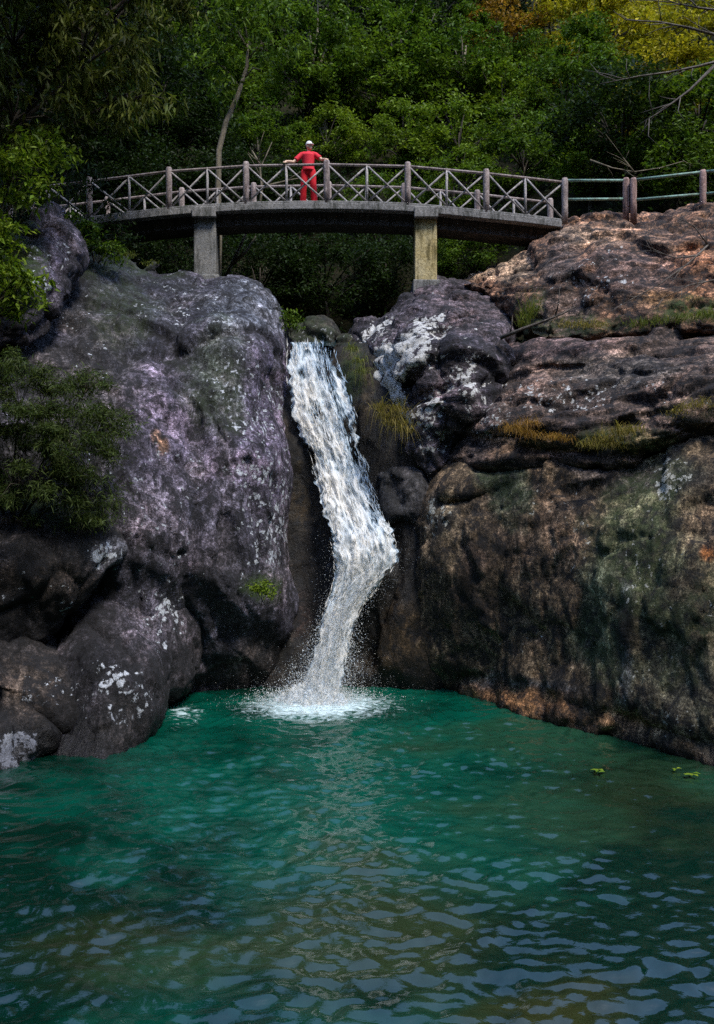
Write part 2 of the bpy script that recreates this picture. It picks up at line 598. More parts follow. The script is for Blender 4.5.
def rock(name, label, cat, outline, ctrl, mat, base, stains_and_light=(), w=60, Rd=2.0, T=3.5, voxel=.07, seed=1, step=5,
         big=.30, mid=.12, fine=.045, aniso=(1, 1, 1), rot=(0, 0, 0), carve=(), lichen=(), wet=(), moss=(), lichen0=0., wetline=.5):
    poly = catmull(outline)
    x0, y0 = poly.min(0) - 6
    x1, y1 = poly.max(0) + 6
    X, Y = np.meshgrid(np.arange(x0, x1, step), np.arange(y0, y1, step))
    ins = inside(X, Y, poly)
    d = seg_dist(X, Y, poly)
    D = tps(ctrl)(X, Y)
    u = 1 - np.clip(d / w, 0, 1)
    Df = D + Rd * (1 - np.sqrt(np.clip(1 - u * u, 0, 1)))
    Db = np.maximum(D + T - .5 * T * u ** 3, Df + .35)
    for (cpts, cw, cd) in carve:
        cdist = seg_dist(X, Y, np.asarray(cpts, float), False)
        cdist = cdist + 4 * perlin(np.stack([X.ravel() / 30, Y.ravel() / 30, X.ravel() * 0], -1), seed).reshape(X.shape)
        Df = Df + cd * np.exp(-(np.clip(cdist, 0, None) / cw) ** 2)
    cell = ins[:-1, :-1] & ins[:-1, 1:] & ins[1:, 1:] & ins[1:, :-1]
    H, W = X.shape
    fr = Pn(X, Y, Df).reshape(-1, 3)
    bk = Pn(X, Y, Db).reshape(-1, 3)
    off = len(fr)
    faces = []
    for j, i in zip(*np.nonzero(cell)):
        a, b, c, e = j * W + i, j * W + i + 1, (j + 1) * W + i + 1, (j + 1) * W + i
        faces.append((a, e, c, b))
        faces.append((a + off, b + off, c + off, e + off))
        if j == 0 or not cell[j - 1, i]: faces.append((a, b, b + off, a + off))
        if j == H - 2 or not cell[j + 1, i]: faces.append((c, e, e + off, c + off))
        if i == 0 or not cell[j, i - 1]: faces.append((e, a, a + off, e + off))
        if i == W - 2 or not cell[j, i + 1]: faces.append((b, c, c + off, b + off))
    v, f = remeshed(np.concatenate([fr, bk]), faces, voxel)
    v = smooth_verts(v, f, 5)
    # rock relief: broad swells, broken blocks with cracks between them, fine fracture
    Rm = np.array(Euler(rot).to_matrix())
    an = np.asarray(aniso)
    n = normals(v, f)
    q = (v @ Rm.T) * an
    wq = q + .35 * np.stack([perlin(v * .8, seed + k) for k in (1, 2, 3)], -1)
    fv, fc = facets(wq * .62, seed)
    h = big * fbm(v / 3.0, 3, seed) + mid * fv * 1.0 - mid * 1.1 * np.exp(-(fc / .05) ** 2)
    v = v + n * h[:, None]
    v = smooth_verts(v, f, 2, .5)
    n = normals(v, f)
    q = (v @ Rm.T) * an
    wq = q + .16 * np.stack([perlin(v * 1.9, seed + k) for k in (4, 5, 6)], -1)
    fv, fc = facets(wq * 1.9, seed + 3)
    h = fine * (1.0 * fv - .8 * np.exp(-(fc / .06) ** 2) + .55 * fbm(q * 3.0, 3, seed + 20, .6))
    v = v + n * h[:, None]
    v = smooth_verts(v, f, 1, .35)
    # colour of the stone: base and stains with shapes of their own; some patches paint light and shade
    px, py = to_px(v)
    col = np.tile(np.asarray(base, float), (len(v), 1))
    wob = fbm(v * .9, 4, seed + 60, .6)

    def blot(sp):
        if len(sp) == 4 and hasattr(sp[0], '__len__'):
            pass
        cx, cy, rx, ry = sp[:4]
        return sstep(1.15, .45, np.hypot((px - cx) / rx, (py - cy) / ry) + .55 * wob)
    for s in stains_and_light:
        k = blot(s) * s[5]
        col = col * (1 - k[:, None]) + np.asarray(s[4]) * k[:, None]
    mk = np.zeros((len(v), 4), np.float32)
    mk[:, 3] = 1
    mk[:, 0] = lichen0
    for s in lichen: mk[:, 0] = np.maximum(mk[:, 0], blot(s) * s[4])
    for s in wet: mk[:, 1] = np.maximum(mk[:, 1], blot(s) * s[4])
    for s in moss: mk[:, 2] = np.maximum(mk[:, 2], blot(s) * s[4])
    mk[:, 1] = np.maximum(mk[:, 1], sstep(wetline + .3, .05, v[:, 2] + .35 * wob))
    base_pt = Vector((float(v[:, 0].mean()), float(v[:, 1].mean()), float(v[:, 2].min())))
    o = mesh_obj(name, v - np.array(base_pt), f[:, ::1], mat, cols=col)
    at = o.data.color_attributes.new('Mask', 'FLOAT_COLOR', 'POINT')
    at.data.foreach_set('color', mk.ravel())
    o.location = base_pt
    return tag(o, label, cat)


PUR, PUR2, BLU, DRK = (.076, .072, .096), (.150, .126, .182), (.10, .12, .16), (.05, .05, .055)
LA, LR = (1.35, 1.1, .5), (0, R(14), 0)

rock('domed_rock', 'huge domed purple-grey rock face left of the waterfall under the left pier', 'rock',
     [(70, 225), (110, 243), (150, 261), (180, 267), (200, 274), (222, 278), (252, 279), (274, 294), (288, 318), (297, 345), (300, 380), (299, 412),
      (303, 450), (309, 520), (314, 580), (312, 640), (306, 690), (302, 745), (240, 790), (180, 810), (110, 820), (30, 820), (-90, 800), (-100, 420), (-80, 290), (0, 245)],
     [(110, 243, 21.6), (200, 285, 21.0), (255, 292, 20.8), (30, 300, 19.0), (100, 330, 19.0), (180, 340, 19.4), (250, 350, 19.2), (290, 400, 19.6), (250, 450, 18.1),
      (200, 450, 18.1), (140, 450, 17.3), (90, 450, 16.9), (0, 450, 16.4), (-80, 450, 16), (295, 540, 19.2), (250, 560, 17.8), (205, 560, 17.3), (150, 560, 16.5), (60, 560, 16.5),
      (260, 640, 18.1), (200, 640, 17.7), (150, 640, 16.9), (295, 690, 18.9), (240, 697, 18.75), (190, 700, 18.2), (120, 700, 17.2), (0, 640, 17), (240, 770, 19.2), (150, 780, 18.0), (0, 780, 17.5)],
     M['rock_left'], PUR,
     stains_and_light=[(170, 430, 60, 90, PUR2, .7), (265, 440, 40, 110, PUR2, .85), (250, 310, 60, 30, (.15, .17, .20), .6), (215, 380, 35, 60, (.085, .10, .085), .7),  # bluish crest patch paints sky light, lighter right flank the side light
             (110, 300, 80, 70, (.045, .05, .06), .85), (195, 480, 8, 120, (.035, .033, .04), .7), (225, 430, 10, 60, (.05, .045, .055), .6), (180, 350, 20, 60, (.05, .05, .06), .6), (60, 400, 80, 160, (.05, .045, .045), .8), (165, 520, 40, 60, (.16, .135, .165), .7), (156, 436, 5, 8, (.26, .13, .04), .6), (163, 446, 5, 8, (.26, .13, .04), .6), (280, 560, 25, 60, (.19, .165, .19), .6),  # broad dark patches on the left carry shade from overhanging trees
             (225, 580, 30, 70, (.03, .028, .032), .75), (145, 560, 40, 40, (.105, .093, .115), .6), (260, 660, 60, 40, (.06, .05, .04), .8)],
     w=70, Rd=2.6, T=3.5, seed=5, mid=.10, big=.36, fine=.036, aniso=LA, rot=LR,
     carve=[([(168, 300), (178, 345), (188, 400), (200, 450), (218, 505), (235, 560)], 9, .26), ([(120, 330), (145, 390), (175, 440)], 5, .22),
            ([(240, 320), (248, 380), (240, 440), (236, 500)], 5, .18), ([(150, 585), (190, 620), (185, 680)], 12, .2),
            ([(205, 600), (250, 640), (300, 655)], 12, .35)],
     lichen=[(235, 370, 60, 90, .48), (262, 500, 45, 130, .62), (210, 300, 90, 60, .42), (150, 520, 80, 120, .46), (200, 620, 70, 60, .4), (90, 320, 60, 80, .35)],
     moss=[(262, 588, 22, 20, 1.0), (215, 385, 40, 60, .25), (110, 260, 60, 30, .45), (120, 300, 40, 50, .25)],
     wet=[(300, 640, 60, 60, .8), (240, 690, 90, 30, .8), (298, 540, 14, 80, .6)])

rock('boulder', 'long dark rock shoulder with white lichen flecks sloping into the pool on the left', 'rock',
     [(86, 520), (125, 495), (172, 500), (198, 545), (203, 610), (198, 655), (188, 690), (170, 718), (144, 748), (118, 785), (70, 805), (48, 790), (40, 740), (42, 680), (62, 615)],
     [(110, 510, 18.4), (165, 510, 18.6), (110, 550, 17.3), (165, 560, 17.5), (198, 575, 18.2), (140, 610, 16.75), (100, 620, 16.2), (182, 630, 17.3), (140, 645, 15.95), (140, 675, 15.25), (85, 690, 14.9), (178, 690, 16.9), (120, 730, 14.5), (80, 770, 14.0), (115, 765, 14.2), (50, 720, 15.0), (150, 735, 15.5)],
     M['rock_left'], (.034, .031, .036),  # base darkened for the shade of bushes hanging over the bank
     stains_and_light=[(145, 600, 55, 60, (.105, .093, .115), .9), (105, 640, 25, 40, (.03, .027, .03), .7), (120, 740, 40, 40, (.026, .024, .023), .7)], w=22, Rd=.75, T=3, seed=8, voxel=.06, mid=.10, big=.25, fine=.045, aniso=LA, rot=LR,
     lichen=[(165, 620, 30, 40, .62), (120, 690, 45, 50, .6), (150, 560, 50, 30, .5)], carve=[([(90, 630), (120, 655), (150, 700)], 5, .3), ([(105, 590), (125, 575), (140, 545)], 7, .4)])

rock('boulder', 'low blackish rock hump in the bottom left corner of the pool edge', 'boulder',
     [(-90, 615), (-20, 606), (28, 622), (62, 640), (90, 682), (84, 716), (58, 746), (34, 778), (0, 810), (-90, 830)],
     [(-60, 660, 15.0), (20, 660, 15.0), (70, 700, 15.2), (20, 720, 14.0), (40, 740, 14.2), (10, 770, 13.8), (-60, 740, 13.4)],
     M['rock_left'], (.024, .021, .021), stains_and_light=[(15, 755, 25, 20, (.2, .2, .2), .6), (30, 690, 40, 30, (.12, .09, .07), .6)],  # near-black base carries the shade of the overhanging bush
     w=20, Rd=.6, T=3, seed=12, voxel=.06, big=.45, mid=.16, carve=[([(-40, 690), (20, 700), (60, 735)], 6, .35)], aniso=LA, rot=LR, lichen=[(15, 755, 30, 22, .8), (40, 690, 40, 30, .5)])

rock('rock_ledge', 'dark overhanging rock ledge under the feathery shrub on the left', 'rock ledge',
     [(-90, 470), (0, 478), (60, 492), (112, 515), (132, 548), (120, 580), (92, 612), (60, 640), (10, 665), (-90, 675)],
     [(-60, 480, 16.3), (60, 500, 16.2), (120, 545, 16.0), (60, 560, 15.1), (0, 560, 14.8), (90, 600, 15.6), (20, 640, 15.4), (-60, 640, 15.0)],
     M['rock_left'], (.024, .022, .023), stains_and_light=[(110, 550, 20, 20, (.16, .16, .19), .7), (40, 590, 50, 40, (.04, .03, .024), .7)],  # base colour holds the shade cast by the shrub above
     w=22, Rd=.5, T=2.5, seed=15, big=.4, aniso=LA, rot=LR, lichen=[(105, 552, 20, 18, .7), (50, 600, 60, 40, .4)], moss=[(60, 500, 80, 30, .6)])

rock('rock_outcrop', 'upright purplish outcrop at the left end of the footbridge among bushes', 'rock',
     [(22, 235), (42, 208), (60, 204), (76, 218), (82, 245), (78, 285), (66, 318), (30, 345), (-40, 350), (-60, 260)],
     [(50, 210, 19.4), (75, 250, 19.0), (45, 260, 18.2), (50, 320, 17.8), (0, 300, 17.6)],
     M['rock_left'], (.085, .075, .095), stains_and_light=[(50, 275, 15, 40, PUR2, .7)], w=28, Rd=1.0, T=2, seed=18, voxel=.06, aniso=(1.8, 1.8, 1), rot=(0, 0, 0), mid=.16,
     lichen=[(50, 270, 30, 50, .5)], moss=[(20, 260, 30, 40, .8)])

CHUTE = (.022, .018, .014)
rock('rock_chute', 'dark wet rock chute carrying the waterfall between the two rock masses', 'rock chute',
     [(268, 352), (300, 349), (340, 341), (362, 338), (392, 352), (440, 400), (470, 470), (480, 560), (478, 650), (475, 735), (400, 745), (300, 745), (262, 735), (262, 600), (266, 450)],
     [(270, 350, 21.4), (312, 347, 21.3), (350, 345, 21.2), (320, 400, 20.85), (345, 460, 20.5), (300, 450, 20.1), (306, 520, 19.9), (318, 580, 19.6), (355, 515, 19.85), (372, 550, 19.35), (350, 590, 19.4),
      (335, 650, 19.2), (320, 700, 18.9), (290, 700, 18.8), (370, 400, 20.3), (390, 450, 19.8), (405, 500, 19.4), (408, 560, 18.95), (400, 610, 18.7), (375, 640, 19.0), (420, 660, 18.6), (440, 690, 18.75), (390, 700, 19.0), (470, 640, 19.3)],
     M['rock_wet'], CHUTE,
     stains_and_light=[(303, 490, 14, 60, (.06, .042, .018), .7), (410, 640, 50, 45, (.06, .04, .018), .6), (345, 560, 30, 40, (.05, .06, .085), .6), (365, 400, 15, 45, (.09, .065, .035), .7), (300, 610, 20, 30, (.07, .045, .04), .6)],
     w=20, Rd=.5, T=2.2, seed=22, voxel=.06, big=.12, mid=.035, fine=.018, aniso=(1.4, 1.4, .5),
     wet=[(350, 520, 110, 230, .8), (400, 680, 80, 50, .8), (310, 690, 60, 50, .8)], moss=[(352, 375, 18, 40, .7)],
     carve=[([(395, 540), (400, 580), (375, 620), (360, 660)], 8, .25)])

rock('rock_shelf', 'wet bluish rock shelf with round hollows below the hanging grass tuft', 'rock shelf',
     [(378, 470), (400, 462), (425, 470), (432, 500), (420, 530), (402, 522), (388, 528), (376, 510)],
     [(380, 480, 19.6), (410, 470, 19.3), (425, 500, 19.0), (400, 510, 18.9), (385, 515, 19.2), (415, 525, 19.0)],
     M['rock_wet'], (.06, .06, .065), w=16, Rd=.5, T=1.5, seed=25, voxel=.05, step=3, big=.1, mid=.06, fine=.03, wet=[(400, 500, 60, 60, .5)],
     carve=[([(392, 488), (402, 505)], 7, .3)])

rock('boulder', 'domed black rock thick with white lichen right of the waterfall crest', 'boulder',
     [(347, 334), (368, 319), (391, 309), (406, 288), (428, 278), (455, 274), (490, 283), (512, 299), (526, 330), (518, 380), (492, 430), (464, 470), (440, 505), (422, 502), (400, 466), (381, 428), (364, 396), (354, 364)],
     [(430, 286, 21.8), (470, 285, 21.6), (365, 340, 20.9), (400, 340, 20.0), (440, 320, 20.2), (500, 320, 20.4), (385, 400, 19.8), (420, 400, 19.2), (460, 380, 19.0), (430, 460, 18.9), (480, 420, 18.7)],
     M['rock_slab'], (.075, .065, .08), stains_and_light=[(460, 310, 50, 25, (.13, .10, .11), .7), (400, 345, 35, 40, (.11, .10, .12), .6), (455, 400, 30, 50, (.10, .08, .09), .7)],
     w=45, Rd=2.0, T=3, seed=28, voxel=.06, mid=.13, fine=.06, aniso=(1, 1, 1.5),
     lichen=[(395, 370, 38, 65, 1.0), (420, 345, 40, 45, .85), (465, 390, 30, 60, .65), (430, 420, 30, 40, .7), (470, 310, 50, 30, .3)],
     carve=[([(440, 320), (438, 360), (448, 400), (445, 450)], 5, .3), ([(400, 320), (440, 318), (500, 322)], 4, .18)])

rock('rock_slab', 'warm tan and brown sloping slab under the fence at the right bank', 'rock slab',
     [(452, 288), (478, 268), (515, 247), (548, 231), (575, 221), (640, 213), (700, 204), (760, 196), (840, 185), (850, 360), (714, 345), (600, 350), (535, 350), (512, 330), (490, 300)],
     [(470, 276, 22.6), (548, 233, 23.0), (640, 216, 22.4), (714, 206, 21.7), (830, 195, 20.5), (520, 290, 21.0), (600, 270, 20.3), (714, 260, 19.2), (540, 330, 19.8), (620, 330, 18.8), (714, 325, 17.7), (830, 320, 16.5)],
     M['rock_slab'], (.205, .115, .070), stains_and_light=[(500, 262, 50, 22, (.33, .24, .16), .85), (640, 270, 70, 30, (.14, .095, .085), .7), (560, 260, 25, 30, (.09, .08, .08), .6), (700, 270, 40, 40, (.32, .15, .075), .75), (660, 300, 40, 14, (.24, .14, .06), .6),
                                              (590, 235, 50, 12, (.27, .2, .14), .6), (560, 315, 40, 25, (.11, .095, .09), .6), (650, 235, 50, 15, (.25, .15, .10), .6)],
     w=40, Rd=1.3, T=3, seed=31, voxel=.06, mid=.11, big=.35, fine=.05, aniso=(.9, .9, 1.7), rot=(0, R(-25), 0),
     lichen=[(600, 280, 60, 40, .45), (520, 300, 40, 30, .3)], moss=[(690, 312, 60, 16, .8), (530, 320, 20, 30, .6), (600, 325, 80, 12, .5)],
     carve=[([(590, 240), (575, 285), (560, 330)], 6, .3), ([(640, 250), (700, 275), (760, 285)], 5, .25), ([(480, 290), (520, 270), (570, 268)], 4, .15)])

rock('rock_ledge', 'brown layered ledge of weathered bands above the big right cliff', 'rock ledge',
     [(436, 470), (444, 430), (462, 400), (486, 368), (510, 345), (540, 332), (600, 330), (660, 326), (714, 320), (840, 312), (850, 470), (714, 455), (640, 470), (560, 475), (480, 480)],
     [(520, 340, 19.9), (600, 332, 19.2), (714, 325, 17.9), (830, 315, 16.6), (450, 445, 18.8), (500, 400, 18.3), (560, 380, 17.9), (640, 370, 17.1), (714, 360, 16.3), (830, 350, 15.2),
      (500, 450, 18.0), (560, 440, 17.2), (640, 435, 16.2), (714, 425, 15.5), (830, 420, 14.4)],
     M['rock_slab'], (.118, .082, .066), stains_and_light=[(620, 370, 80, 20, (.16, .14, .12), .7), (560, 345, 80, 14, (.12, .08, .08), .7), (520, 440, 60, 18, (.20, .13, .08), .7), (610, 440, 70, 14, (.21, .16, .08), .7),
                                              (470, 420, 25, 40, (.09, .075, .08), .7), (690, 400, 40, 25, (.17, .12, .09), .6)],
     w=40, Rd=1.6, T=3, seed=34, voxel=.06, mid=.11, big=.22, fine=.05, aniso=(.6, .6, 2.4), rot=(0, R(5), 0),
     lichen=[(560, 395, 80, 25, .55), (480, 400, 40, 50, .5), (680, 390, 60, 40, .4)], moss=[(600, 440, 80, 16, .6), (690, 410, 50, 14, .4)],
     carve=[([(510, 372), (580, 368), (650, 372), (714, 362), (800, 360)], 4, .35), ([(480, 402), (540, 392), (600, 400), (660, 395)], 3.5, .22), ([(470, 440), (540, 452), (600, 448)], 4, .25)])

rock('rock_cliff', 'massive brown and mossy green cliff dropping into the pool on the right', 'cliff',
     [(414, 505), (428, 474), (455, 457), (500, 453), (555, 450), (605, 455), (650, 440), (714, 424), (840, 405), (860, 830), (714, 800), (640, 775), (560, 755), (500, 738), (455, 716), (436, 690), (402, 674), (380, 655), (386, 625), (403, 590), (414, 550)],
     [(430, 490, 18.7), (470, 465, 18.5), (560, 455, 17.3), (640, 448, 16.3), (714, 430, 15.4), (830, 415, 14.2), (425, 550, 18.6), (480, 540, 17.8), (560, 540, 16.6), (640, 540, 15.6), (714, 540, 14.6), (830, 540, 13.4),
      (410, 620, 18.75), (450, 640, 18.3), (510, 640, 17.3), (580, 640, 16.25), (650, 650, 15.2), (714, 660, 14.3), (830, 660, 13.1), (400, 665, 18.9), (462, 694, 18.55), (500, 712, 17.2), (560, 728, 16.1), (640, 747, 15.0), (714, 770, 13.9), (830, 800, 12.8)],
     M['rock_right'], (.125, .090, .056),
     stains_and_light=[(470, 570, 50, 60, (.062, .043, .034), .9), (540, 530, 60, 90, (.12, .08, .054), .6), (650, 560, 60, 140, (.092, .102, .058), .75), (690, 690, 60, 60, (.12, .12, .085), .7), (600, 620, 30, 70, (.13, .145, .092), .7),
             (505, 480, 28, 40, (.15, .17, .12), .65), (445, 520, 20, 25, (.20, .17, .13), .7), (520, 690, 80, 18, (.075, .08, .09), .85), (505, 704, 75, 22, (.46, .23, .10), .95), (590, 725, 80, 16, (.26, .15, .075), .7), (450, 540, 16, 60, (.17, .13, .08), .6), (660, 480, 60, 12, (.05, .045, .04), .7),
             (455, 690, 20, 12, (.26, .15, .07), .6), (625, 640, 8, 70, (.06, .065, .08), .7), (707, 552, 9, 9, (.35, .12, .03), .8), (470, 700, 12, 12, (.25, .24, .04), .7), (600, 470, 60, 20, (.12, .10, .10), .6)],
     w=34, Rd=1.0, T=3.5, seed=38, voxel=.06, mid=.045, big=.28, fine=.036, aniso=(1.1, 1.1, .6), rot=(0, 0, 0),
     lichen=[(672, 472, 22, 24, .72), (560, 495, 60, 30, .4), (650, 600, 70, 120, .42), (440, 520, 20, 25, .6), (600, 560, 50, 60, .4), (520, 640, 40, 30, .35), (690, 720, 50, 30, .5)],
     moss=[(640, 560, 50, 110, .45), (600, 630, 30, 60, .4), (505, 480, 30, 40, .45), (470, 702, 16, 14, .5), (690, 640, 40, 80, .35)],
     wet=[(560, 748, 120, 8, .6)], wetline=-.05,
     carve=[([(440, 505), (470, 500), (520, 482), (560, 480), (580, 476)], 3.5, .25), ([(560, 492), (600, 486), (650, 462), (714, 445)], 4, .3), ([(440, 672), (500, 683), (560, 700), (640, 722), (714, 745)], 5, .15),
            ([(500, 600), (540, 630), (560, 670)], 4, .12)])

for nm, lb, ol, ct, c in [
    ('boulder', 'small mossy boulder at the lip above the waterfall, left half', [(272, 338), (284, 324), (305, 319), (326, 322), (336, 334), (336, 352), (300, 354), (274, 352)], [(280, 340, 22.6), (305, 322, 22.8), (330, 338, 22.4), (300, 350, 22.2)], (.03, .028, .024)),
    ('boulder', 'small dark boulder wedged at the right of the waterfall lip', [(330, 344), (336, 334), (350, 331), (368, 336), (374, 350), (360, 360), (338, 358)], [(340, 340, 22.2), (360, 340, 21.9), (350, 355, 21.5)], (.035, .028, .024)),
]:
    rock(nm, lb, 'boulder', ol, ct, M['rock_wet'], c, w=14, Rd=.6, T=1.4, seed=41 + len(lb), voxel=.05, step=3, big=.12, mid=.08, fine=.04, moss=[(300, 330, 60, 20, .3)], lichen=[(320, 335, 40, 16, .5)])


# ------------------------------------------------------------------ pool water
FOOT = np.array([-0.88, 18.0])


def water_mat():
    m, nt, b, out = new_mat('pool_water')
    g = NT(nt)
    pos = g.n('ShaderNodeNewGeometry').outputs['Position']
    at = g.n('ShaderNodeSeparateColor')
    g.l(g.n('ShaderNodeAttribute', attribute_name='Col').outputs['Color'], at.inputs[0])
    shal, foam, edge_dark = at.outputs
    c = g.mix(edge_dark, (.0005, .060, .038), (.0005, .014, .0085))
    c = g.mix(shal, c, (.022, .028, .008))
    st = g.mapping(pos, (1, 1.7, 1))
    nf = g.noise(st, 4.5, 8, .72, 1.2)
    fm = g.ramp(g.math('ADD', nf, g.math('MULTIPLY', foam, .46)), [(.70, 0), (.92, 1)])
    fm = g.math('MULTIPLY', fm, g.ramp(foam, [(0, 0), (.12, 1)]))
    c = g.mix(fm, c, (.60, .76, .80))
    g.l(c, b.inputs['Base Color'])
    g.l(g.math('ADD', .03, g.math('MULTIPLY', fm, .5)), b.inputs['Roughness'])
    b.inputs['IOR'].default_value = 1.5
    b.inputs['Specular IOR Level'].default_value = .85
    st2 = g.mapping(pos, (1, 1.6, 1))
    h = g.math('ADD', g.noise(st2, 5, 5, .55, .4), g.math('MULTIPLY', g.noise(st2, 15, 3, .5), .25))
    g.l(g.bump(h, .25, .03), b.inputs['Normal'])
    return m


wx = np.concatenate([np.arange(-14, -7.5, .3), np.arange(-7.5, 7.5, .042), np.arange(7.5, 14.1, .3)])
wy = np.concatenate([np.arange(2.0, 6.5, .2), np.arange(6.5, 20.5, .034), np.arange(20.5, 22.0, .3)])
WX, WY = np.meshgrid(wx, wy)
q = np.stack([WX.ravel(), WY.ravel(), 0 * WX.ravel()], -1)
q3 = q * [3.2, 3.2, 1]
wp = q + .05 * np.stack([perlin(q3, 31), perlin(q3, 32), 0 * q[:, 0]], -1) + .25 * np.stack([perlin(q * .9, 1), perlin(q * .9, 2), 0 * q[:, 0]], -1)
hz = .026 * ridged(wp * [1.3, 2.5, 1], 2, 5, .5) + .033 * perlin(wp * [4.4, 7.4, 1], 8) + .017 * perlin(wp * [8, 12.5, 1], 18) + .03 * perlin(wp * [.5, .8, 1], 9)
dist = np.hypot(q[:, 0] - FOOT[0], (q[:, 1] - FOOT[1]))
hz += .035 * np.sin(dist * 7 + 2 * perlin(q * 1.3, 12)) * np.exp(-dist / 1.6) * .6
calm = .55 + .45 * sstep(-.4, .5, perlin(q * [.22, .3, 1], 15))
hz *= calm
zc = Pn(np.array([375, 560, 170, 90]), np.array([935, 1010, 920, 960]), 1.0)
px_, py_ = to_px(np.stack([q[:, 0], q[:, 1], 0 * q[:, 0]], -1))
nzw = 2.2 * fbm(q * [.55, .8, 1], 4, 21, .6)
shal = .75 * np.clip(sstep(1.2, .1, np.hypot((px_ - 385) / 190, (py_ - 930) / 75) + .35 * nzw), 0, 1)
shal = np.maximum(shal, .95 * sstep(1.1, .2, np.hypot((px_ - 570) / 110, (py_ - 1015) / 40) + .35 * nzw))
shal = np.maximum(shal, .45 * sstep(1.2, .2, np.hypot((px_ - 620) / 190, (py_ - 800) / 90) + .35 * nzw))
shal = np.maximum(shal, .5 * sstep(1.2, .2, np.hypot((px_ - 120) / 130, (py_ - 935) / 50) + .35 * nzw))
foam = np.exp(-(np.hypot((q[:, 0] - FOOT[0] - .1) / 1.75, (q[:, 1] - FOOT[1] + .45) / 1.35)) ** 2 * 1.2)
foam = np.maximum(foam, .55 * np.exp(-(np.hypot((px_ - 185) / 22, (py_ - 715) / 14)) ** 2))
edge_dark = np.clip(.15 + .35 * nzw + .75 * sstep(110, 390, np.abs(px_ - 345)) + .85 * sstep(830, 1000, py_), 0, 1)  # side darkening paints in the dark cliff reflections; near edge darker too
n1, n2 = len(wx), len(wy)
ii = np.arange(n1 * n2).reshape(n2, n1)
wf = np.stack([ii[:-1, :-1], ii[:-1, 1:], ii[1:, 1:], ii[1:, :-1]], -1).reshape(-1, 4)
tag(mesh_obj('pool_water', np.stack([q[:, 0], q[:, 1], hz], -1), wf, water_mat(), cols=np.stack([shal, foam, edge_dark], -1)), kind='structure')

# stream above the lip
sv = []
for k, (py, l, r_, Y) in enumerate([(346, 291, 334, 20.95), (344, 292, 336, 21.4), (342, 294, 336, 22.2), (340, 298, 336, 23.5)]):
    for t in np.linspace(0, 1, 9):
        p = P(l + (r_ - l) * t, py, Y)
        sv.append((p.x, p.y, p.z + .02 * math.sin(t * 17 + k)))
sf = [(k * 9 + i, k * 9 + i + 1, (k + 1) * 9 + i + 1, (k + 1) * 9 + i) for k in range(3) for i in range(8)]
m_, nt_, b_, o_ = new_mat('stream_water')
b_.inputs['Base Color'].default_value = (.02, .04, .045, 1)
b_.inputs['Roughness'].default_value = .08
tag(mesh_obj('stream_water', sv, sf, m_), kind='structure')

# ------------------------------------------------------------------ waterfall
rows = np.array([  # py, left, right, depth
    (343, 291, 333, 21.1), (350, 290.5, 335, 20.92), (370, 290, 341, 20.7), (400, 293, 351, 20.45), (430, 303, 360, 20.25), (460, 315, 366, 20.05), (490, 322, 372, 19.75),
    (515, 328, 384, 19.4), (535, 333, 394, 19.1), (555, 337, 397, 18.92), (572, 338, 391, 18.85), (588, 335, 377, 18.8), (605, 328, 362, 18.72),
    (625, 322, 353, 18.55), (650, 318, 349, 18.35), (675, 308, 343, 18.15), (695, 297, 341, 18.0), (708, 289, 342, 17.95)])


_fpy = np.arange(320, 732.0)
_fk = np.exp(-(np.arange(-24, 25) / 9.0) ** 2)
_fk /= _fk.sum()
_fsm = [np.convolve(np.pad(np.interp(_fpy, rows[:, 0], rows[:, k]), 24, 'edge'), _fk, 'valid') for k in (1, 2, 3)]


def fall_at(s, t):
    """s 0..1 down the fall, t 0..1 across -> world position"""
    py = 343 + s * (708 - 343)
    l, r_, Y = (np.interp(py, _fpy, k) for k in _fsm)
    l = l - 2.5
    px = l + (r_ - l) * t
    Y = Y - .10 * np.sin(np.pi * np.clip(t, 0, 1))
    # the kick over the ledge bulges out
    Y = Y - .18 * np.exp(-((py - 545) / 26) ** 2) * np.clip(t, 0, 1)
    return Pn(px, py, Y)


def foam_mat(name, holes):
    m, nt, b, out = new_mat(name)
    g = NT(nt)
    at = g.n('ShaderNodeAttribute', attribute_name='Col').outputs['Color']      # s, t, density
    sp = g.n('ShaderNodeSeparateColor')
    g.l(at, sp.inputs[0])
    mp = g.mapping(at, (7, 9, 0))
    nA = g.noise(mp, 3.0, 8, .72, .5)
    mp2 = g.mapping(at, (26, 16, 0))
    nB = g.noise(mp2, 2.0, 6, .7, .4)
    d = g.math('ADD', g.math('ADD', g.math('MULTIPLY', nA, .6), g.math('MULTIPLY', nB, .6)), sp.outputs[2])
    c = g.ramp(g.math('MULTIPLY', d, .5), [(.34, (.06, .16, .30)), (.385, (.34, .54, .74)), (.445, (.80, .89, .96)), (.56, (.95, .93, .89))])
    g.l(c, b.inputs['Base Color'])
    b.inputs['Roughness'].default_value = .45
    b.inputs['Specular IOR Level'].default_value = .5
    g.l(g.bump(g.math('ADD', nA, nB), .6, .04), b.inputs['Normal'])
    tr = g.n('ShaderNodeBsdfTransparent')
    mx = g.n('ShaderNodeMixShader')
    g.l(g.ramp(g.math('MULTIPLY', d, .5), [(holes, 0), (holes + .07, 1)]), mx.inputs[0])
    g.l(tr.outputs[0], mx.inputs[1])
    tl = g.n('ShaderNodeBsdfTranslucent')
    g.l(c, tl.inputs['Color'])
    m2 = g.n('ShaderNodeMixShader')
    m2.inputs[0].default_value = .22
    g.l(b.outputs[0], m2.inputs[1])
    g.l(tl.outputs[0], m2.inputs[2])
    g.l(m2.outputs[0], mx.inputs[2])
    g.l(mx.outputs[0], out.inputs[0])
    return m


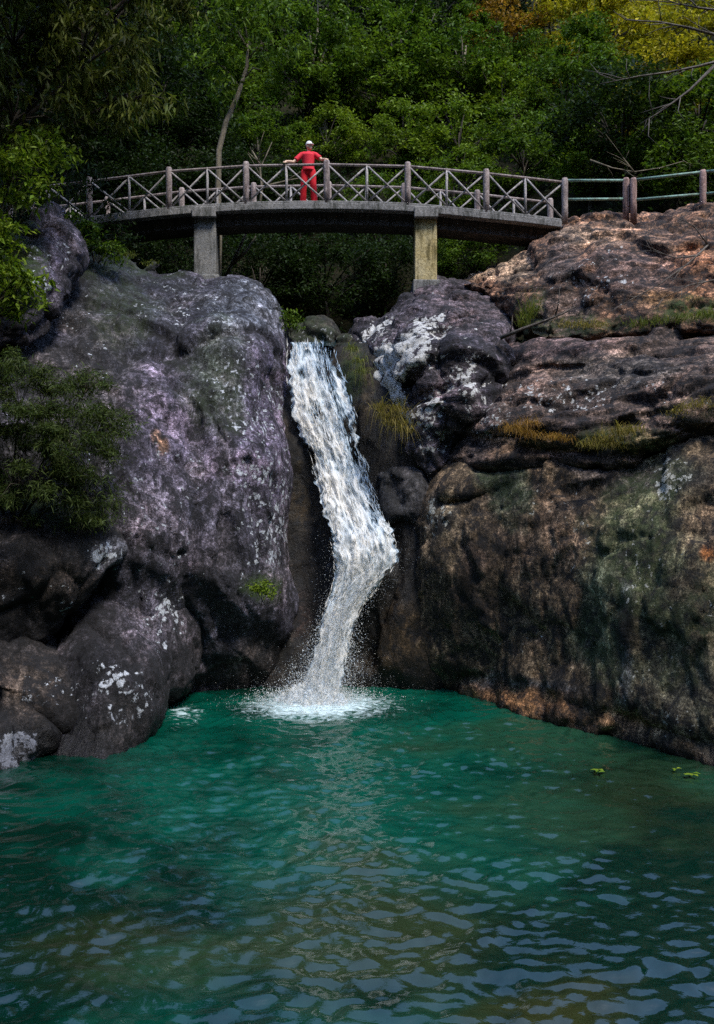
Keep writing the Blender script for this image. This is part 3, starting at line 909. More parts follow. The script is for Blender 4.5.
def drop_mat():
    m, nt, b, out = new_mat('white_spray')
    g = NT(nt)
    at = g.n('ShaderNodeSeparateColor')
    g.l(g.n('ShaderNodeAttribute', attribute_name='Col').outputs['Color'], at.inputs[0])
    c = g.mix(at.outputs[0], (.92, .90, .85), (.45, .64, .84))
    g.l(c, b.inputs['Base Color'])
    b.inputs['Roughness'].default_value = .3
    tr = g.n('ShaderNodeBsdfTranslucent')
    g.l(c, tr.inputs['Color'])
    mx = g.n('ShaderNodeMixShader')
    mx.inputs[0].default_value = .4
    g.l(b.outputs[0], mx.inputs[1])
    g.l(tr.outputs[0], mx.inputs[2])
    g.l(mx.outputs[0], out.inputs[0])
    return m


fall = empty('waterfall', (FOOT[0], FOOT[1], 0), 'white waterfall plunging down the dark chute into the green pool', 'waterfall')
fo = np.array([FOOT[0], FOOT[1], 0])


def sheet(name, off, seed, holes, amp, tl=0., tr=1., dadd=0.):
    ns, ntt = 260, 46
    S, Tt = np.meshgrid(np.linspace(0, 1, ns), np.linspace(tl, tr, ntt), indexing='ij')
    s, t = S.ravel(), Tt.ravel()
    edge = .13 * perlin(np.stack([s * 22, (t > .5) * 7.3, s * 0 + seed], -1), seed) + .08 * perlin(np.stack([s * 70, (t > .5) * 3.1, s * 0 + seed], -1), seed + 1)
    v = fall_at(s, t + edge * np.sign(t - .5) * (np.abs(t - .5) * 2) ** 2)
    nz = fbm(np.stack([t * 9, s * 16, s * 0], -1), 4, seed, .6)
    v[:, 1] -= off + amp * nz
    v[:, 2] += .4 * amp * nz * (s > .03)
    py = 343 + s * 365
    e = np.minimum(t, 1 - t)
    den = .33 - .30 * sstep(.09, .0, e)
    den -= .17 * sstep(.45, .85, t) * sstep(530, 480, py)               # thin streaky right side of the upper fall
    den -= .12 * sstep(365, 345, py)
    den += .10 * sstep(.65, .2, t) * sstep(400, 440, py) * sstep(600, 560, py)
    den += .05 * sstep(590, 640, py)
    den += .30 * (fbm(np.stack([t * 4, s * 9, s * 0 + seed], -1), 3, seed + 2, .6)) * sstep(.02, .12, s)
    den -= .05 * np.exp(-((py - 520) / 22) ** 2) * sstep(.3, .7, t)
    i2 = np.arange(ns * ntt).reshape(ns, ntt)
    f = np.stack([i2[:-1, :-1], i2[1:, :-1], i2[1:, 1:], i2[:-1, 1:]], -1).reshape(-1, 4)
    return mesh_obj(name, v - fo, f, foam_mat(name + '_water', holes), fall, cols=np.stack([s, t, den + dadd], -1))


sheet('water_sheet', .10, 3, .36, .08)
sheet('water_veil', .20, 14, .44, .09, -.03, 1.03)

OCT = np.array([(0, 0, 1), (1, 0, 0), (0, 1, 0), (-1, 0, 0), (0, -1, 0), (0, 0, -1)], float)
OCF = np.array([(0, 1, 2), (0, 2, 3), (0, 3, 4), (0, 4, 1), (5, 2, 1), (5, 3, 2), (5, 4, 3), (5, 1, 4)])


def drops(name, c, axis_, ln, rad, cols, parent):
    n = len(c)
    z = axis_ / np.linalg.norm(axis_, axis=1)[:, None]
    x = np.cross(z, np.tile([0.31, 1, .17], (n, 1)))
    x /= np.linalg.norm(x, axis=1)[:, None]
    y = np.cross(z, x)
    v = (c[:, None] + x[:, None] * OCT[None, :, 0:1] * rad[:, None, None] + y[:, None] * OCT[None, :, 1:2] * rad[:, None, None] + z[:, None] * OCT[None, :, 2:3] * ln[:, None, None])
    f = (np.arange(n) * 6)[:, None, None] + OCF[None]
    return mesh_obj(name, v.reshape(-1, 3) - fo, f.reshape(-1, 3), M['drop'], parent, cols=np.repeat(np.stack([cols, cols, cols], -1), 6, 0))


M['drop'] = drop_mat()
n = 3600
s = RNG.uniform(0, .86, n)
t = RNG.uniform(-.02, 1.02, n)
keep = perlin(np.stack([t * 14, s * 5, s * 0], -1), 33) + .5 * perlin(np.stack([t * 40, s * 16, s * 0], -1), 34) > .0
s, t = s[keep], t[keep]
n = len(s)
c0 = fall_at(s, t)
c1 = fall_at(np.minimum(s + .01, 1), t)
ax = c1 - c0 + 1e-5
c0[:, 1] -= RNG.uniform(.02, .26, n)
py = 343 + s * 365
ln = RNG.uniform(.05, .22, n) * np.where(py < 520, 1.0, .5)
drops('falling_strands', c0, ax + RNG.normal(0, .02, (n, 3)), ln, RNG.uniform(.004, .012, n), sstep(.3, .9, t) * sstep(560, 480, py) * RNG.uniform(.3, 1.1, n), fall)

n = 6000
s = .56 + .42 * RNG.beta(1.6, 1.0, n)
t = .5 + RNG.normal(0, .30, n) * (.6 + .9 * sstep(.6, 1, s))
c0 = fall_at(np.minimum(s, 1), t)
c0[:, 1] -= RNG.uniform(-.1, .5, n)
c0[:, 2] = np.maximum(c0[:, 2] + RNG.normal(0, .07, n), .02)
drops('spray', c0, RNG.normal(0, 1, (n, 3)) + [0, 0, .6], RNG.uniform(.005, .034, n), RNG.uniform(.003, .011, n), RNG.uniform(0, .6, n), fall)
n = 5000
r_ = np.abs(RNG.normal(0, .42, n))
an = RNG.uniform(0, 2 * np.pi, n)
c0 = np.stack([FOOT[0] + 1.5 * r_ * np.cos(an), FOOT[1] - .15 + 1.0 * r_ * np.sin(an), np.abs(RNG.normal(0, .30, n)) * np.exp(-r_ * 1.7) + .03], -1)
drops('splash', c0, RNG.normal(0, 1, (n, 3)) + [0, 0, .8], RNG.uniform(.005, .03, n), RNG.uniform(.003, .012, n), RNG.uniform(0, .4, n), fall)
# fine mist of tiny drops round the lower fall and its foot
n = 16000
s = .50 + .5 * RNG.beta(1.8, .9, n)
t = .5 + RNG.normal(0, .42, n) * (.8 + 1.0 * sstep(.75, 1, s))
c0 = fall_at(np.minimum(s, 1), t)
c0[:, 1] -= RNG.uniform(-.1, .6, n)
c0[:, 2] = np.maximum(c0[:, 2] + RNG.normal(0, .12, n), .02)
drops('mist', c0, RNG.normal(0, 1, (n, 3)), RNG.uniform(.002, .008, n), RNG.uniform(.002, .006, n), RNG.uniform(0, .5, n), fall)
# foam boil at the foot
gv = np.linspace(-1, 1, 90)
A, B = np.meshgrid(gv, gv)
rr = np.hypot(A, B)
fx = np.stack([FOOT[0] + A.ravel() * 1.05, FOOT[1] - .12 + B.ravel() * .62, 0 * A.ravel()], -1)
hh = .40 * np.exp(-(rr.ravel() / .42) ** 2) + .14 * fbm(fx * 5, 4, 77, .65) + .06 - .32 * sstep(.5, 1.0, rr.ravel())
fx[:, 2] = hh
i2 = np.arange(8100).reshape(90, 90)
ff = np.stack([i2[:-1, :-1], i2[:-1, 1:], i2[1:, 1:], i2[1:, :-1]], -1).reshape(-1, 4)
mesh_obj('foam_boil', fx - fo, ff, M['drop'], fall, cols=np.tile((np.clip(.25 + .5 * fbm(fx * 6, 3, 90), 0, 1))[:, None], (1, 3)))

# ------------------------------------------------------------------ footbridge
DECK = np.array([(-40, 232), (60, 223), (105, 216), (166, 209), (200, 206.3), (245, 203.6), (300, 202.5), (350, 202.6), (409, 204.5), (448, 208), (486, 212), (526, 216), (560, 220.5), (600, 226)])


def bx(px):
    k = (px - CX) / F
    return k * 23.4 / (1 + .08 * k)


def by(X): return 23.4 - .08 * X


_dX = np.array([bx(p) for p in DECK[:, 0]])
_dZ = CH - (DECK[:, 1] - HZ) / F * by(_dX)


def dz(X): return float(np.interp(X, _dX, _dZ))


def dzs(X): return (dz(X - .35) + dz(X) + dz(X + .35)) / 3


XL, XR = bx(40), bx(562)
xc = (XL + XR) / 2
bridge = empty('footbridge', (0, 23.4, 9.5), 'arched concrete footbridge with crossed railings spanning the gorge above the waterfall', 'bridge')
BO = Vector((0, 23.4, 9.5))


def sweep(name, mat, y0, y1, zt, zb, n=48, xa=None, xb=None, bevel=.015):
    mb = MB()
    xs = np.linspace(XL if xa is None else xa, XR if xb is None else xb, n)
    vs = []
    for x in xs:
        z = dzs(x)
        yy = by(x)
        vs += [(x, yy + y0, z + zb), (x, yy + y1, z + zb), (x, yy + y1, z + zt), (x, yy + y0, z + zt)]
    fs = [(0, 1, 2, 3), tuple(4 * (n - 1) + k for k in (3, 2, 1, 0))]
    for i in range(n - 1):
        for k in range(4):
            fs.append((4 * i + k, 4 * (i + 1) + k, 4 * (i + 1) + (k + 1) % 4, 4 * i + (k + 1) % 4))
    mb.add([Vector(v) - BO for v in vs], fs)
    return mb.build(name, mat, bridge, bevel=bevel)


sweep('deck', M['concrete'], 0, 2.0, 0, -.17)
sweep('kerb', M['concrete'], .05, .20, .07, .003)
sweep('kerb', M['concrete'], 1.80, 1.95, .07, .003)
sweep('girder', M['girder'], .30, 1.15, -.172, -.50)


def pier(px0, px1, pyb, mat, base_w):
    x0, x1 = bx(px0), bx(px1)
    xm = (x0 + x1) / 2
    Yf = by(xm)
    zt = dzs(xm) - .30
    zb = CH - (pyb - HZ) / F * (Yf + .15)
    mb = MB()
    mb.box(x0, x1, .12, .85, zb - 1.0, zt)
    for i, v in enumerate(mb.v): mb.v[i] = Vector((v.x, v.y + Yf, v.z)) - BO
    o = mb.build('pier', mat, bridge, bevel=.03)
    mb = MB()
    mb.box(x0 - .02, x1 + .02, -.05, 1.25, zt + .003, dzs(xm) - .02)
    for i, v in enumerate(mb.v): mb.v[i] = Vector((v.x, v.y + Yf, v.z)) - BO
    mb.build('pier_cap', M['concrete'], o, bevel=.02)
    mb = MB()
    mb.box(x0 - base_w, x1 + base_w * 1.6, .02, 1.0, zb - 1.2, zb + .10)
    for i, v in enumerate(mb.v): mb.v[i] = Vector((v.x, v.y + Yf, v.z)) - BO
    mb.build('pier_footing', M['pier'], o, bevel=.03)
    return o


tag(pier(193, 215, 279, M['pier'], .06), 'grey left pier')
tag(pier(415, 437.5, 284, M['pier_yellow'], .05), 'yellow-stained right pier')

POSTS = [-20, 8, 88, 168, 245.5, 326.5, 408, 487, 566][2:]
PX = [bx(8)] + [bx(p) for p in POSTS]


def railing(yoff, label):
    def pt(x, h): return Vector((x, by(x) + yoff, dzs(x) + h)) - BO
    mb = MB()
    top = [pt(x, 1.06) for x in PX]
    mb.tube(top, .036, 8)
    rl = mb.build('railing', M['toprail'], bridge, True)
    rl['label'] = label
    H = 1.06

    def wob(a, b, r):
        mid = (a + b) / 2 + Vector((random.uniform(-.012, .012), random.uniform(-.01, .01), random.uniform(-.012, .012)))
        m2 = MB()
        m2.tube([a, mid, b], [r, r * random.uniform(.9, 1.1), r], 8)
        return m2
    for i, x in enumerate(PX):
        m2 = MB()
        b0, t0 = pt(x, -.02), pt(x, 1.17)
        m2.tube([b0, b0.lerp(t0, .35), b0.lerp(t0, .7), b0.lerp(t0, .96), t0], [.088, .082, .085, .084, .062], 12)
        m2.build('post', M['post'], rl, True)
    for a, b in zip(PX[:-1], PX[1:]):
        m = (a + b) / 2
        wob(pt(m, .0), pt(m, H), .034).build('baluster', M['brace'], rl, True)
        for u, w_ in ((a, m), (m, b)):
            du = .07 if u == a else .03
            dw = .07 if w_ == b else .03
            p1, p2 = pt(u + du, .10), pt(w_ - dw, H - .05)
            p3, p4 = pt(u + du, H - .05), pt(w_ - dw, .10)
            off = Vector((0, .022, 0))
            wob(p1 + off, p2 + off, .026).build('brace', M['brace'], rl, True)
            wob(p3 - off, p4 - off, .026).build('brace', M['brace'], rl, True)


railing(.13, 'near railing facing the pool')
railing(1.87, 'far railing facing the woods')

# ------------------------------------------------------------------ green pipe railing on the right bank
fence = empty('pipe_railing', P(640, 216, 22.9), 'green pipe railing with reddish concrete posts on the right bank', 'railing')
FO = fence.location.copy()
fp = [(626, 178, 220, 22.95), (633.5, 178, 220, 22.8), (703, 170, 218, 22.2), (786, 160, 214, 21.4)]
for (px, pt_, pb_, Y) in fp:
    a, b = P(px, pb_ + 4, Y) - FO, P(px, pt_, Y) - FO
    mb = MB()
    mb.tube([a, a.lerp(b, .5), a.lerp(b, .96), b], [.088, .082, .085, .06], 12)
    mb.build('post', M['post_red'], fence, True)


def pipe(a, b, sag=0.0):
    a, b = a - FO, b - FO
    mb = MB()
    mb.tube([a, a.lerp(b, .5) + Vector((0, 0, -sag)), b], .038, 8)
    mb.build('rail', M['pipe'], fence, True)


e0 = bx(566)
q0 = Vector((e0, by(e0) + .13, 0))
pipe(P(567, 180.5, q0.y), P(626, 180.5, 22.95))
pipe(P(567, 199.5, q0.y), P(626, 199, 22.95))
pipe(P(633.5, 180, 22.8), P(703, 172, 22.2))
pipe(P(633.5, 200, 22.8), P(703, 194, 22.2))
pipe(P(703, 172, 22.2), P(786, 163, 21.4))
pipe(P(703, 194, 22.2), P(786, 186, 21.4))

# far-side wire stay of the fence
# ------------------------------------------------------------------ person
M['red_shirt'] = plain('red_shirt_cloth', (.72, .035, .055), .75, .25, 30, .2)
M['red_trousers'] = plain('red_trouser_cloth', (.68, .022, .035), .75, .18, 22, .2)
M['skin'] = plain('skin', (.66, .44, .31), .5, .08, 10, .4)
M['cap'] = plain('white_cap_cloth', (.80, .78, .76), .8, .08, 20, .2)
M['hair'] = plain('black_hair', (.015, .012, .011), .4, .3, 60, .4)
M['shoe'] = plain('dark_red_shoe', (.30, .03, .04), .5, .2, 20, .3)
M['eye'] = plain('dark_eye', (.02, .015, .012), .3, .1, 20, .5)

ppx = bx(307.5)
PB = Vector((ppx, by(ppx) + .13 + .32, dzs(ppx)))
person = empty('person', PB, 'person in red shirt and trousers and white cap, arms spread along the railing', 'person')


def vox(name, mb, voxel, mat, parent, it=3):
    v, f = remeshed(mb.v, mb.f, voxel)
    v = smooth_verts(v, f, it)
    return mesh_obj(name, v, f, mat, parent)


def cap_chain(mb, pts, rad, n=12, sx=1.0):
    mb.tube(pts, rad, n, sx)
    for p, r in zip(pts, rad): mb.ball(p, r * .98)


yr = -.30                                               # the rail stands this far in front of the spine
rail_z = (1.06 + .036) / 1.07
zl = dzs(ppx - .55) - dzs(ppx)
zr_ = dzs(ppx + .48) - dzs(ppx)
SH = {-1: Vector((-.178, 0, 1.34)), 1: Vector((.178, 0, 1.34))}
EL = {-1: Vector((-.375, -.08, 1.13)), 1: Vector((.345, -.08, 1.19))}
WR = {-1: Vector((-.54, -.25, 1.085 + zl)), 1: Vector((.445, -.25, 1.155 + zr_))}
HIP = {-1: Vector((-.095, 0, .86)), 1: Vector((.095, 0, .86))}
KN = {-1: Vector((-.125, -.02, .47)), 1: Vector((.13, -.015, .47))}
AN = {-1: Vector((-.14, .02, .085)), 1: Vector((.155, .02, .085))}
hd = Vector((.02, -.015, 1.555))
turn = R(48)                                            # head turned to the picture's right


def hd_pt(x, y, z):                                     # local head frame: -y is the face
    return hd + Vector((x * math.cos(turn) - y * math.sin(turn), x * math.sin(turn) + y * math.cos(turn), z))


mb = MB()
mb.ball((0, 0, 1.22), (.15, .095, .20), 14, 10)
mb.ball((0, 0, .98), (.14, .10, .17), 14, 10)
cap_chain(mb, [Vector((0, .005, 1.36)), Vector((.006, 0, 1.45)), hd + Vector((0, 0, -.06))], [.058, .05, .05])
mb.ball(hd, (.080, .084, .112), 14, 10)
mb.ball(hd_pt(0, -.035, -.055), (.052, .052, .055))
mb.ball(hd_pt(0, -.088, -.015), (.013, .020, .022), 8, 6)       # nose
mb.ball(hd_pt(0, -.078, -.055), (.024, .012, .010), 8, 6)       # mouth
for sd in (-1, 1):
    mb.ball(hd_pt(sd * .076, .005, -.01), (.012, .018, .030), 8, 6)
    cap_chain(mb, [SH[sd], SH[sd].lerp(EL[sd], .5), EL[sd], EL[sd].lerp(WR[sd], .35), WR[sd]], [.052, .046, .038, .039, .026])
    cap_chain(mb, [HIP[sd], HIP[sd].lerp(KN[sd], .5), KN[sd], KN[sd].lerp(AN[sd], .35), AN[sd]], [.09, .075, .054, .054, .036])
    cap_chain(mb, [AN[sd], AN[sd] + Vector((sd * .01, -.06, -.035)), AN[sd] + Vector((sd * .02, -.15, -.055))], [.036, .034, .026])
    # hand resting on the rail, fingers curled over its far (outer) side
    wr = WR[sd]
    pd = Vector((sd * .05, yr + .02, 0)) - Vector((0, wr.y, 0))
    palm = Vector((wr.x + sd * .035, yr + .012, rail_z + .022 + (zl if sd < 0 else zr_ + .085)))
    cap_chain(mb, [wr, wr.lerp(palm, .6), palm], [.026, .030, .026])
    mb.ball(palm, (.042, .045, .017), 10, 7)
    for kx, L in zip((-.030, -.010, .010, .029), (.060, .070, .072, .054) if sd < 0 else (.054, .072, .070, .060)):
        a = palm + Vector((kx, -.03, .002))
        b = palm + Vector((kx * 1.1, -.03 - L * .55, -.008))
        c = palm + Vector((kx * 1.15, -.03 - L * .72, -.008 - L * .5))
        cap_chain(mb, [a, b, c], [.0095, .009, .0075], 8)
    a = palm + Vector((-sd * .035, .015, -.002))
    cap_chain(mb, [a, a + Vector((-sd * .025, -.02, -.006)), a + Vector((-sd * .032, -.045, -.014))], [.011, .010, .008], 8)
person.scale = (1.07, 1.07, 1.07)
body = vox('body', mb, .0075, M['skin'], person, 2)
for sd in (-1, 1):
    m2 = MB()
    m2.ball(hd_pt(sd * .030, -.074, .008), (.011, .008, .007), 8, 6)
    m2.build('eye', M['eye'], person, True)
# shirt: short-sleeved tunic
mb = MB()
mb.ball((0, 0, 1.23), (.165, .115, .19), 16, 10)
mb.tube([(0, 0, .93), (0, 0, 1.05), (0, 0, 1.2), (0, 0, 1.33), (0, 0, 1.40)], [.165, .146, .150, .155, .08], 18)
for sd in (-1, 1):
    e = SH[sd].lerp(EL[sd], .72)
    cap_chain(mb, [Vector((sd * .10, 0, 1.36)), SH[sd], SH[sd].lerp(EL[sd], .4)], [.068, .070, .066])
    mb.tube([SH[sd], SH[sd].lerp(EL[sd], .4), e], [.068, .066, .070], 12)
mb.tube([(0.004, -.002, 1.38), (.006, -.002, 1.425)], [.072, .064], 12)
sh = vox('shirt', mb, .012, M['red_shirt'], person, 2)
# trousers: loose legs
mb = MB()
mb.ball((0, 0, .93), (.155, .115, .12), 16, 10)
for sd in (-1, 1):
    cap_chain(mb, [HIP[sd] + Vector((0, 0, .05)), HIP[sd].lerp(KN[sd], .5)], [.098, .092])
    mb.tube([HIP[sd], HIP[sd].lerp(KN[sd], .5), KN[sd], KN[sd].lerp(AN[sd], .6), AN[sd] + Vector((0, 0, -.04))], [.098, .090, .080, .080, .086], 14)
vox('trousers', mb, .013, M['red_trousers'], person, 2)
for sd in (-1, 1):
    mb = MB()
    cap_chain(mb, [AN[sd] + Vector((0, .03, -.035)), AN[sd] + Vector((sd * .01, -.08, -.04)), AN[sd] + Vector((sd * .022, -.17, -.052))], [.045, .044, .033])
    o = vox('shoe', mb, .012, M['shoe'], person, 2)
    me = o.data
    for v in me.vertices: v.co.z = max(v.co.z, .004)
mb = MB()
mb.ball(hd + Vector((0, 0, .028)), (.094, .097, .106), 14, 10)
for i, v in enumerate(mb.v):
    if v.z < hd.z + .012: mb.v[i] = Vector((v.x, v.y, hd.z + .012))
cap_o = vox('cap', mb, .009, M['cap'], person, 2)
mb = MB()
pts = []
for k in range(9):
    a = -math.pi / 2 + math.pi * (k - 4) / 9
    pts.append((hd_pt(.082 * math.cos(a), .085 * math.sin(a), .040), hd_pt(.080 * math.cos(a), -.04 + .10 * math.sin(a), .026)))
vs = [p for ab in pts for p in ab] + [p + Vector((0, 0, .007)) for ab in pts for p in ab]
fs = []
for k in range(8):
    a = 2 * k
    fs += [(a, a + 1, a + 3, a + 2), (18 + a, 18 + a + 2, 18 + a + 3, 18 + a + 1), (a + 1, 18 + a + 1, 18 + a + 3, a + 3), (a, a + 2, 18 + a + 2, 18 + a)]
mb.add(vs, fs)
mb.build('visor', M['cap'], cap_o, True)
mb = MB()
mb.ball(hd_pt(0, .030, -.015), (.078, .062, .085), 12, 8)
mb.ball(hd_pt(0, .055, -.075), (.050, .040, .06), 10, 7)
vox('hair', mb, .010, M['hair'], person, 2)


# ------------------------------------------------------------------ foliage
def leaf_mesh(c, size, up=.55, aspect=.45, droop=0., dirs=None, rng=RNG):
    """c (n,3) leaf bases -> verts (4n), quad faces, tint colours"""
    n = len(c)
    nr = rng.normal(0, 1, (n, 3))
    nr[:, 2] = np.abs(nr[:, 2]) + up
    nr /= np.linalg.norm(nr, axis=1)[:, None]
    d = rng.normal(0, 1, (n, 3)) if dirs is None else dirs + rng.normal(0, .45, (n, 3))
    d[:, 2] -= droop
    d -= nr * (d * nr).sum(1)[:, None] * (1 if droop == 0 else .3)
    d /= np.linalg.norm(d, axis=1)[:, None] + 1e-9
    w = np.cross(nr, d)
    L = size * rng.uniform(.6, 1.3, n)[:, None]
    v = np.stack([c, c + d * L * .45 + w * L * aspect * .5 + nr * L * .05, c + d * L - np.array([0, 0, 1]) * L * .12, c + d * L * .45 - w * L * aspect * .5 + nr * L * .05], 1)
    f = (np.arange(n) * 4)[:, None] + np.array([0, 1, 2, 3])
    return v.reshape(-1, 3), f


def tint(n, per, rng=RNG):
    a = np.clip(rng.beta(1.6, 2.2, n), 0, 1)
    b = rng.uniform(0, 1, n)
    return np.repeat(np.stack([a, b, a], -1), per, 0)


def crown_points(rng, rad, nclump, nleaf, csize, flat=.8, lift=0.):
    """leaf clumps over and inside an uneven crown"""
    d = rng.normal(0, 1, (nclump, 3))
    d /= np.linalg.norm(d, axis=1)[:, None]
    r = rad * (.45 + .6 * rng.random(nclump) ** .6)
    lump = 1 + .28 * perlin(d * 1.7, int(rng.integers(1, 60)))
    cc = d * (r * lump)[:, None] * [1, 1, flat]
    sz = csize * rng.uniform(.5, 1.3, nclump)
    w = rng.random(nclump) + .3
    k = rng.choice(nclump, nleaf, p=w / w.sum())
    g = rng.normal(0, 1, (nleaf, 3)) * [1, 1, .55]
    pts = cc[k] + g * sz[k][:, None] * .6
    pts[:, 2] += lift
    return cc, pts, k


def make_tree(kind, seed, rad, hgt, nclump, nleaf, csize, lsize, leaf, bark, flat=.8, droop=0., aspect=.45, up=.55):
    rng = np.random.default_rng(seed)
    cc, pts, k = crown_points(rng, rad, nclump, nleaf, csize, flat, hgt)
    v, f = leaf_mesh(pts, lsize, up, aspect, droop, None, rng)
    cols = np.clip(rng.beta(1.6, 2.0, nleaf) * .6 + .4 * rng.random(nclump)[k], 0, 1)
    cl = np.stack([cols, rng.uniform(0, 1, nleaf), cols], -1)
    mb = MB()
    bend = Vector((rng.normal(0, .25), rng.normal(0, .25), 0))
    tp = [Vector((0, 0, -1.0)), Vector((0, 0, 0)), Vector((0, 0, hgt * .4)) + bend * .5, Vector((0, 0, hgt * .75)) + bend, Vector((0, 0, hgt * 1.1)) + bend * .6]
    r0 = .05 * hgt
    mb.tube(tp, [r0 * 1.25, r0, r0 * .75, r0 * .5, r0 * .2], 8)
    for j in range(min(16, nclump)):
        c = Vector(cc[j]) + Vector((0, 0, hgt))
        a = tp[2].lerp(tp[3], random.random())
        m = a.lerp(c, .5) + Vector((0, 0, .12 * rad))
        mb.tube([a, m, c], [r0 * .38, r0 * .22, r0 * .07], 5)
    tr = mb.build('trunk', bark, None, True)
    cr = mesh_obj('crown', v, f, leaf, None, False, np.repeat(cl, 4, 0))
    return tr, cr


KINDS = {}


def kind(name, variants):
    KINDS[name] = variants


TD, TM, TB = M['leaf_dark'], M['leaf_mid'], M['leaf_bright']
BK = M['bark_dark']
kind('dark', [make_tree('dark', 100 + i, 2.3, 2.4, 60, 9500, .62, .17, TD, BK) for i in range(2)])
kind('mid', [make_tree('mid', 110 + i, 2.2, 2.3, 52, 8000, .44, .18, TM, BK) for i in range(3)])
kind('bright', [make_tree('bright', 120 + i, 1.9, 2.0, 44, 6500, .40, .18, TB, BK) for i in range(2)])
kind('yellow', [make_tree('yellow', 130 + i, 2.3, 2.4, 46, 6500, .44, .20, M['leaf_sun_gold'], BK) for i in range(2)])
kind('orange', [make_tree('orange', 140, 1.9, 2.2, 46, 5200, .55, .19, M['leaf_sun_orange'], BK)])
kind('tall', [make_tree('tall', 160 + i, 1.6, 4.0, 54, 8200, .42, .19, TM, M['bark'], 1.7) for i in range(2)])
USED = set()
COUNT = {}


def solve_depth(px, py, ch):
    """depth where a crown standing ch above the hillside shows at this place"""
    Y = np.arange(25.5, 90, .1)
    X = (px - CX) / F * Y
    need = CH - (py - HZ) / F * Y - ch
    h = terrain_h(X, Y)
    ok = np.nonzero(h >= need)[0]
    return float(Y[ok[0]]) if len(ok) else 80.0


def plant(kd, px, py, size, label, group, Y=None, cat='tree', name=None):
    COUNT[kd] = COUNT.get(kd, -1) + 1
    i = COUNT[kd] % len(KINDS[kd])
    tr, cr = KINDS[kd][i]
    hgt = (4.0 if kd == 'tall' else 2.4) * size
    if Y is None:
        Y = solve_depth(px, py, hgt)
        X = (px - CX) / F * Y
        loc = Vector((X, Y, float(terrain_h(np.array([X]), np.array([Y]))[0])))
    else:
        loc = P(px, py, Y) - Vector((0, 0, hgt))
    r = empty(name or {'dark': 'broadleaf_tree', 'mid': 'leafy_tree', 'bright': 'bush', 'yellow': 'sun_painted_gold_tree', 'orange': 'sun_painted_orange_tree', 'tall': 'tall_tree'}[kd], loc, label, cat, group, random.uniform(0, 6.28))
    s_ = size * random.uniform(.95, 1.08)
    r.scale = (s_ * random.uniform(.95, 1.15), s_ * random.uniform(.95, 1.15), s_)
    for src in (tr, cr):
        if src.name not in USED:
            USED.add(src.name)
            o = src
        else:
            o = src.copy()
            COL.objects.link(o)
        o.parent = r
    return r


